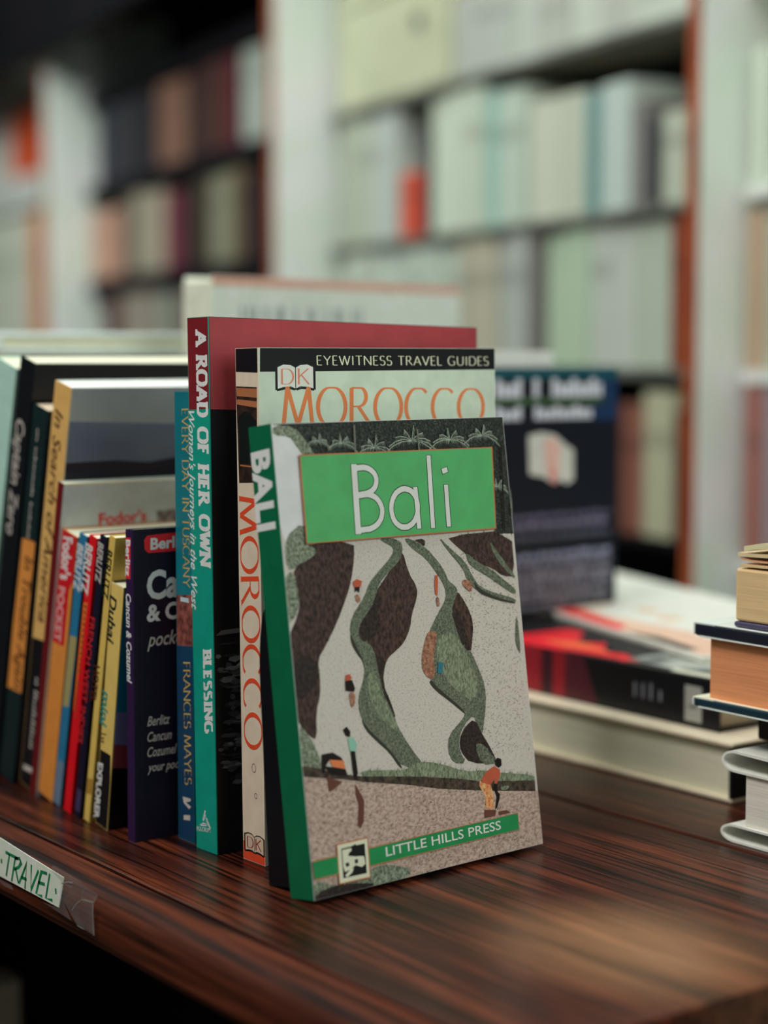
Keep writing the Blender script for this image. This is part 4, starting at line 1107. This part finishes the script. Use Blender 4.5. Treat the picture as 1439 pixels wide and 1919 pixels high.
# paperback on top, its upper leaves lifting
t = thing('book', 'tan-paged paperback with curling upper leaves on top of the right-hand stack', 'book', (.0955, .196, .1011), (0, 0, 0), STK)
mb = MB()
mb.box(0.0002, SX, 0, .115, 0, .0026, ink(62, 56, 80), .0011, seg=3)
mb.build('lower_cover', t)
mb = MB()
mb.box(.0004, SX, .0008, .113, .0028, .0272, pages(204, 174, 132, 'z'), .0012)
mb.build('page_block', t)


def leaf(name, dx, z0, amp, th, mat, y0, y1, tip=0.0):
    """one lifted leaf / cover: a thin curved sheet with thickness"""
    mb = MB()
    top, bot = [], []
    for i in range(25):
        s2 = i / 24
        x = dx + (SX - dx) * s2
        z = z0 + amp * math.sin(min(1, s2 * 2.2) * math.pi / 2) + tip * math.exp(-s2 * 30)
        top.append((x, z + th))
        bot.append((x, z))
    ring = top + bot[::-1]
    for y in (y0, y1):
        mb.poly3([(x, y, z) for x, z in ring], mat)
    for i in range(len(ring)):
        j = (i + 1) % len(ring)
        mb.face([(ring[i][0], y0, ring[i][1]), (ring[j][0], y0, ring[j][1]), (ring[j][0], y1, ring[j][1]), (ring[i][0], y1, ring[i][1])], mat)
    return mb.build(name, t)


leaf('leaf', .003, .0280, .0012, .0011, ink(206, 176, 136), .001, .113)
leaf('leaf', .002, .0300, .0016, .0009, ink(196, 150, 116), .002, .112, .0012)
leaf('leaf', .001, .0324, .0020, .0016, ink(208, 184, 146), .0015, .113, .0004)
leaf('upper_cover', .005, .0362, .0045, .0024, ink(210, 196, 156), .001, .114, -.001)

# ------------------------------------------------------------------ books further back on the shelf unit
# big white book standing behind the row, grey capitals across the top of its cover
pw = thing('book', 'large white book with a pink upper edge standing behind the maroon-topped book', 'book', (-.3050, .1615, 0.0008), (0, 0, rad(10)))
PH, PW, PT = .2745, .235, .026
mb = MB()
mb.box(-.0012, 0, 0, PW, 0, PH, ink(200, 208, 198), .0004)
f = Face(mb, (0, 0, 0), (0, 1, 0), (0, 0, 1), (1, 0, 0), PW, PH)
f.poly([(0, PH - .006), (PW, PH - .006), (PW, PH), (0, PH)], ink(196, 150, 134))
for i, u in enumerate((.10, .128, .15, .19, .235, .25, .30, .35, .368, .42, .46, .475, .53, .56)):
    f.poly([(PW * u, PH - .030), (PW * (u + .014), PH - .030), (PW * (u + .014), PH - .0185), (PW * u, PH - .0185)], ink(138, 148, 146))
mb.build('front_cover', pw)
mb = MB()
mb.box(-PT, 0, -.0012, 0, 0, PH - .004, ink(196, 196, 180), .0004)
mb.build('spine', pw)
mb = MB()
mb.box(-PT, -PT + .0012, 0, PW, 0, PH, ink(200, 208, 198), .0004)
mb.build('back_cover', pw)
mb = MB()
mb.box(-PT + .0012, -.0012, .0005, PW - .003, .002, PH - .003, pages(214, 206, 186, 'x'))
mb.build('page_block', pw)

# stack of large books lying behind the left end of the row
z = 0.0004
lay = [(.030, (120, 110, 100), 'grey-brown'), (.036, (70, 60, 60), 'dark grey'), (.030, (150, 140, 120), 'beige'), (.038, (90, 84, 80), 'slate grey'), (.034, (140, 60, 50), 'brick red'), (.0455, (150, 170, 176), 'pale blue')]
ordn = ['lowest', 'second from the bottom', 'third from the bottom', 'third below the cream one', 'second below the cream one', 'directly below the cream one']
for (h, c3, nm), od in zip(lay, ordn):
    lying_book('%s book in stack behind left row, %s' % (nm, od), (-.560, .082, z), rad(-4), .158, .24, h - .0006, ink(*c3), (206, 196, 172), spine='-y', group='stack of books behind the left end of the row')
    z += h
lying_book('cream book with rounded end and beige band, second in the stack behind the left row', (-.565, .074, z), rad(-5), .172, .25, .0138, ink(212, 212, 196), (216, 206, 176), c=.0026, ins=.004, spine='-y', spine_mat=ink(204, 176, 146), group='stack of books behind the left end of the row')
z += .0142
lying_book('grey-white book lying on top of the stack behind the left row', (-.560, .072, z), rad(-5), .168, .25, .0125, ink(196, 204, 200), (212, 198, 158), c=.0042, ins=.002, spine='-y', group='stack of books behind the left end of the row')

# beige book on the lower shelf
lb = thing('book', 'beige book standing in the dark below the shelf top at far lower left', 'book', (-.420, -.030, -.2999), (0, 0, 0))
mb = MB()
mb.box(-.03, 0, 0, .11, .0002, .112, ink(206, 184, 160), .002)
mb.build('cover', lb)
mb = MB()
mb.box(-.027, -.003, .004, .111, .002, .1125, pages(190, 170, 150, 'x'))
mb.build('page_block', lb)

# ------------------------------------------------------------------ tall bookcases behind
CASE_YAW = math.atan2(-.1972, .9804)
CASE_O = place(.268, 1.6, 0)
white_paint = noise_mat('white_paint', rgb(188, 200, 188, 1.5), rgb(204, 214, 204, 1.5), 10, rough=0.55)
brown_edge = noise_mat('brown_edge_wood', rgb(128, 52, 30, 1.1), rgb(178, 92, 52, 1.2), 14, (6, 6, 1), rough=0.5)
case_dark = noise_mat('black_paint_and_shade', rgb(12, 12, 18, 1), rgb(22, 20, 26, 1), 10, rough=0.7, spec=0.15)  # black boards, with the shade of the unlit bays put into the colour
SHELVES = (.045, .213, .374, .552, .73, .91)
BD = .26


def bookcase(label, t0, t1, board_m, back_m, th, lo_m=None, setb=.084, levels=None):
    """t runs away from the photographer along the row of cases; local x = -t, y = depth"""
    bc = thing('bookcase', label, 'bookcase', (CASE_O.x, CASE_O.y, FZ), (0, 0, CASE_YAW))
    for tt in (t0 + .0005, t1 - .0075):
        mb = MB()
        mb.box(-tt - .007, -tt, .0032, BD, 0, 1.95, white_paint)
        sp2 = mb.build('side_panel', bc)
        mb = MB()
        mb.box(-tt - .007, -tt, 0, .0030, 0, 1.95, brown_edge, .0004)
        mb.build('edge_strip', sp2)
    mb = MB()
    mb.box(-t1 + .013, -t0 - .013, BD - .012, BD, 0, 1.95, back_m)
    mb.build('back_panel', bc)
    for zz2 in levels or ((-.66,) + (-.31, -.13) + SHELVES + (1.1,)):
        mb = MB()
        mt = lo_m if (lo_m and zz2 < .2) else board_m  # low boards take the dark colour in place of shade
        mb.box(-t1 + .013, -t0 - .013, setb, BD - .012, zz2 - th - FZ, zz2 - FZ, mt, .001)
        mb.build('shelf_board', bc)
    return bc


board_grey = noise_mat('grey_board_paint', rgb(92, 94, 88, 1.1), rgb(120, 122, 114, 1.1), 10, rough=0.7)
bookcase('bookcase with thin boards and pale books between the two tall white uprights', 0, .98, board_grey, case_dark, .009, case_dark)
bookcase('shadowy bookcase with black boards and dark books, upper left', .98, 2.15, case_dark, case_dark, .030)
bookcase('far bookcase with orange books at the left edge of the picture', 2.15, 3.30, white_paint, white_paint, .070, levels=(-.60, -.2, .213, .617, 1.0))
bookcase('nearest bookcase, cut off at the right edge of the picture', -.80, 0, white_paint, case_dark, .012, setb=.046)

# dark valance hung across the two left-hand cases
vl = MB()
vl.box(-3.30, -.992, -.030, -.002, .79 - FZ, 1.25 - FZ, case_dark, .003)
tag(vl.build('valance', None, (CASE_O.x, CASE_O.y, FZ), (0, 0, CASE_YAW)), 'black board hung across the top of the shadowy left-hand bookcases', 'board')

ORD = ['first', 'second', 'third', 'fourth', 'fifth', 'sixth', 'seventh', 'eighth', 'ninth', 'tenth', 'eleventh', 'twelfth', 'thirteenth', 'fourteenth', 'fifteenth',
       'sixteenth', 'seventeenth', 'eighteenth', 'nineteenth', 'twentieth', 'twenty-first', 'twenty-second', 'twenty-third', 'twenty-fourth', 'twenty-fifth', 'twenty-sixth', 'twenty-seventh', 'twenty-eighth']
LEVEL = {'E': 'top shelf', 'D': 'top visible shelf', 'C': 'upper middle shelf', 'B': 'lower middle shelf', 'A': 'bottom visible shelf'}
CASE = {'right': 'pale-book bookcase', 'left': 'shadowy black-board bookcase', 'far': 'far left bookcase', 'near': 'bookcase at right edge'}
ROOM_ABOVE = {'A': .155, 'B': .149, 'C': .165, 'D': .160, 'E': .16}


def colour_name(r, g, b):
    l = (r + g + b) / 3
    mxx, mn = max(r, g, b), min(r, g, b)
    if mxx - mn < 26:
        base = 'grey'
        if l > 176:
            return 'off-white'
        return 'pale grey' if l > 150 else ('mid grey' if l > 90 else 'near-black')
    if b == mxx:
        return 'pale blue' if l > 130 else 'navy'
    if g >= r:
        return 'pale green' if l > 140 else 'teal'
    if g > r * .82:
        return 'pale olive' if l > 130 else 'drab olive'
    if r - g > 60 and l > 70:
        return 'orange-red' if g < 90 else ('orange' if b < 90 else 'pinkish')
    return 'tan' if l > 120 else ('brown' if l > 66 else 'dark maroon')


def bg_books(key, zs, rows):
    case, lev = key.split('_')
    setback = .05 if case == 'near' else .09
    lst = []
    lim = {'right': (.012, .968), 'left': (.992, 2.138), 'far': (2.162, 3.28), 'near': (-.79, -.012)}[case]
    for t0, t1, h, c3 in rows:
        t0, t1 = max(t0, lim[0]), min(t1, lim[1])
        k = max(1, int(round((t1 - t0) / .047)))
        for i in range(k):
            a = t0 + (t1 - t0) * i / k
            e2 = t0 + (t1 - t0) * (i + 1) / k
            j = random.uniform(-.04, .04) if k > 1 else 0
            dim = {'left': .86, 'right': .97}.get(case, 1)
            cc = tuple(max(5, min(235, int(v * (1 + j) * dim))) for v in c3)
            hh = min(h, ROOM_ABOVE[lev] - {'left': .020}.get(case, 0)) if case != 'far' else min(h, .325) + (random.uniform(-.006, .0) if k > 1 else 0)
            lst.append((a, e2, hh, cc))
    lst.sort(key=lambda q: -q[1])           # farthest first = left to right in the picture
    for i, (a, e2, hh, cc) in enumerate(lst):
        th = e2 - a - .0012
        nm = colour_name(*cc)
        o = thing('book', '%s book, %s from left on %s of the %s' % (nm, ORD[i], LEVEL[lev], CASE[case]), 'book', group='books on the %s of the %s' % (LEVEL[lev], CASE[case]))
        loc = Vector((-(a + e2) / 2, setback + random.uniform(-.002, .006), zs + .0006))
        o.location = Vector((CASE_O.x, CASE_O.y, 0)) + Matrix.Rotation(CASE_YAW, 3, 'Z') @ loc
        o.rotation_euler = (0, 0, CASE_YAW)
        d = .125
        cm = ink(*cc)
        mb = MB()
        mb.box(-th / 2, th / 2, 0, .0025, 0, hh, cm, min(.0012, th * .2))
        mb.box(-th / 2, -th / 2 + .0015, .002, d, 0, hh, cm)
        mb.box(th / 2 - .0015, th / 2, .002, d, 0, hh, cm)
        if random.random() < .5:
            mb.box(-th / 2 + .001, th / 2 - .001, -.0004, 0, hh * .62, hh * .74, ink(*[int(v * .88) for v in cc]))
        mb.build('cover', o)
        mb = MB()
        mb.box(-th / 2 + .0016, th / 2 - .0016, .003, d - .003, .002, hh - .003, pages(200, 190, 166, 'x'))
        mb.build('page_block', o)


for key, (zs, rows) in BG.items():
    bg_books(key, zs, rows)

# beige card box file with a finger hole on the top visible shelf of the pale-book case
bx = thing('box_file', 'beige card box with a round dark finger hole on the top visible shelf', 'box')
bx.location = Vector((CASE_O.x, CASE_O.y, 0)) + Matrix.Rotation(CASE_YAW, 3, 'Z') @ Vector((-.785, .085, .5528))
bx.rotation_euler = (0, 0, CASE_YAW)
card = noise_mat('beige_card', rgb(164, 168, 142, 1.4), rgb(178, 180, 154, 1.4), 20, rough=0.8)
mb = MB()
mb.box(-.160, .160, 0, .15, 0, .130, card, .002)
mb.build('carton', bx)
mb = MB()
mb.box(-.163, .163, -.003, .152, .1305, .157, card, .002)
mb.build('lid', bx)
mb = MB()
pts = arc(.082, .082, .011, .011, 0, 360, 20)
mb.poly3([(x, -.0008, zq) for x, zq in pts[:-1]], ink(50, 48, 34))
for i in range(20):
    mb.face([(pts[i][0], -.0008, pts[i][1]), (pts[i + 1][0], -.0008, pts[i + 1][1]), (pts[i + 1][0], .0, pts[i + 1][1]), (pts[i][0], .0, pts[i][1])], ink(90, 86, 66))
mb.build('finger_hole', bx)
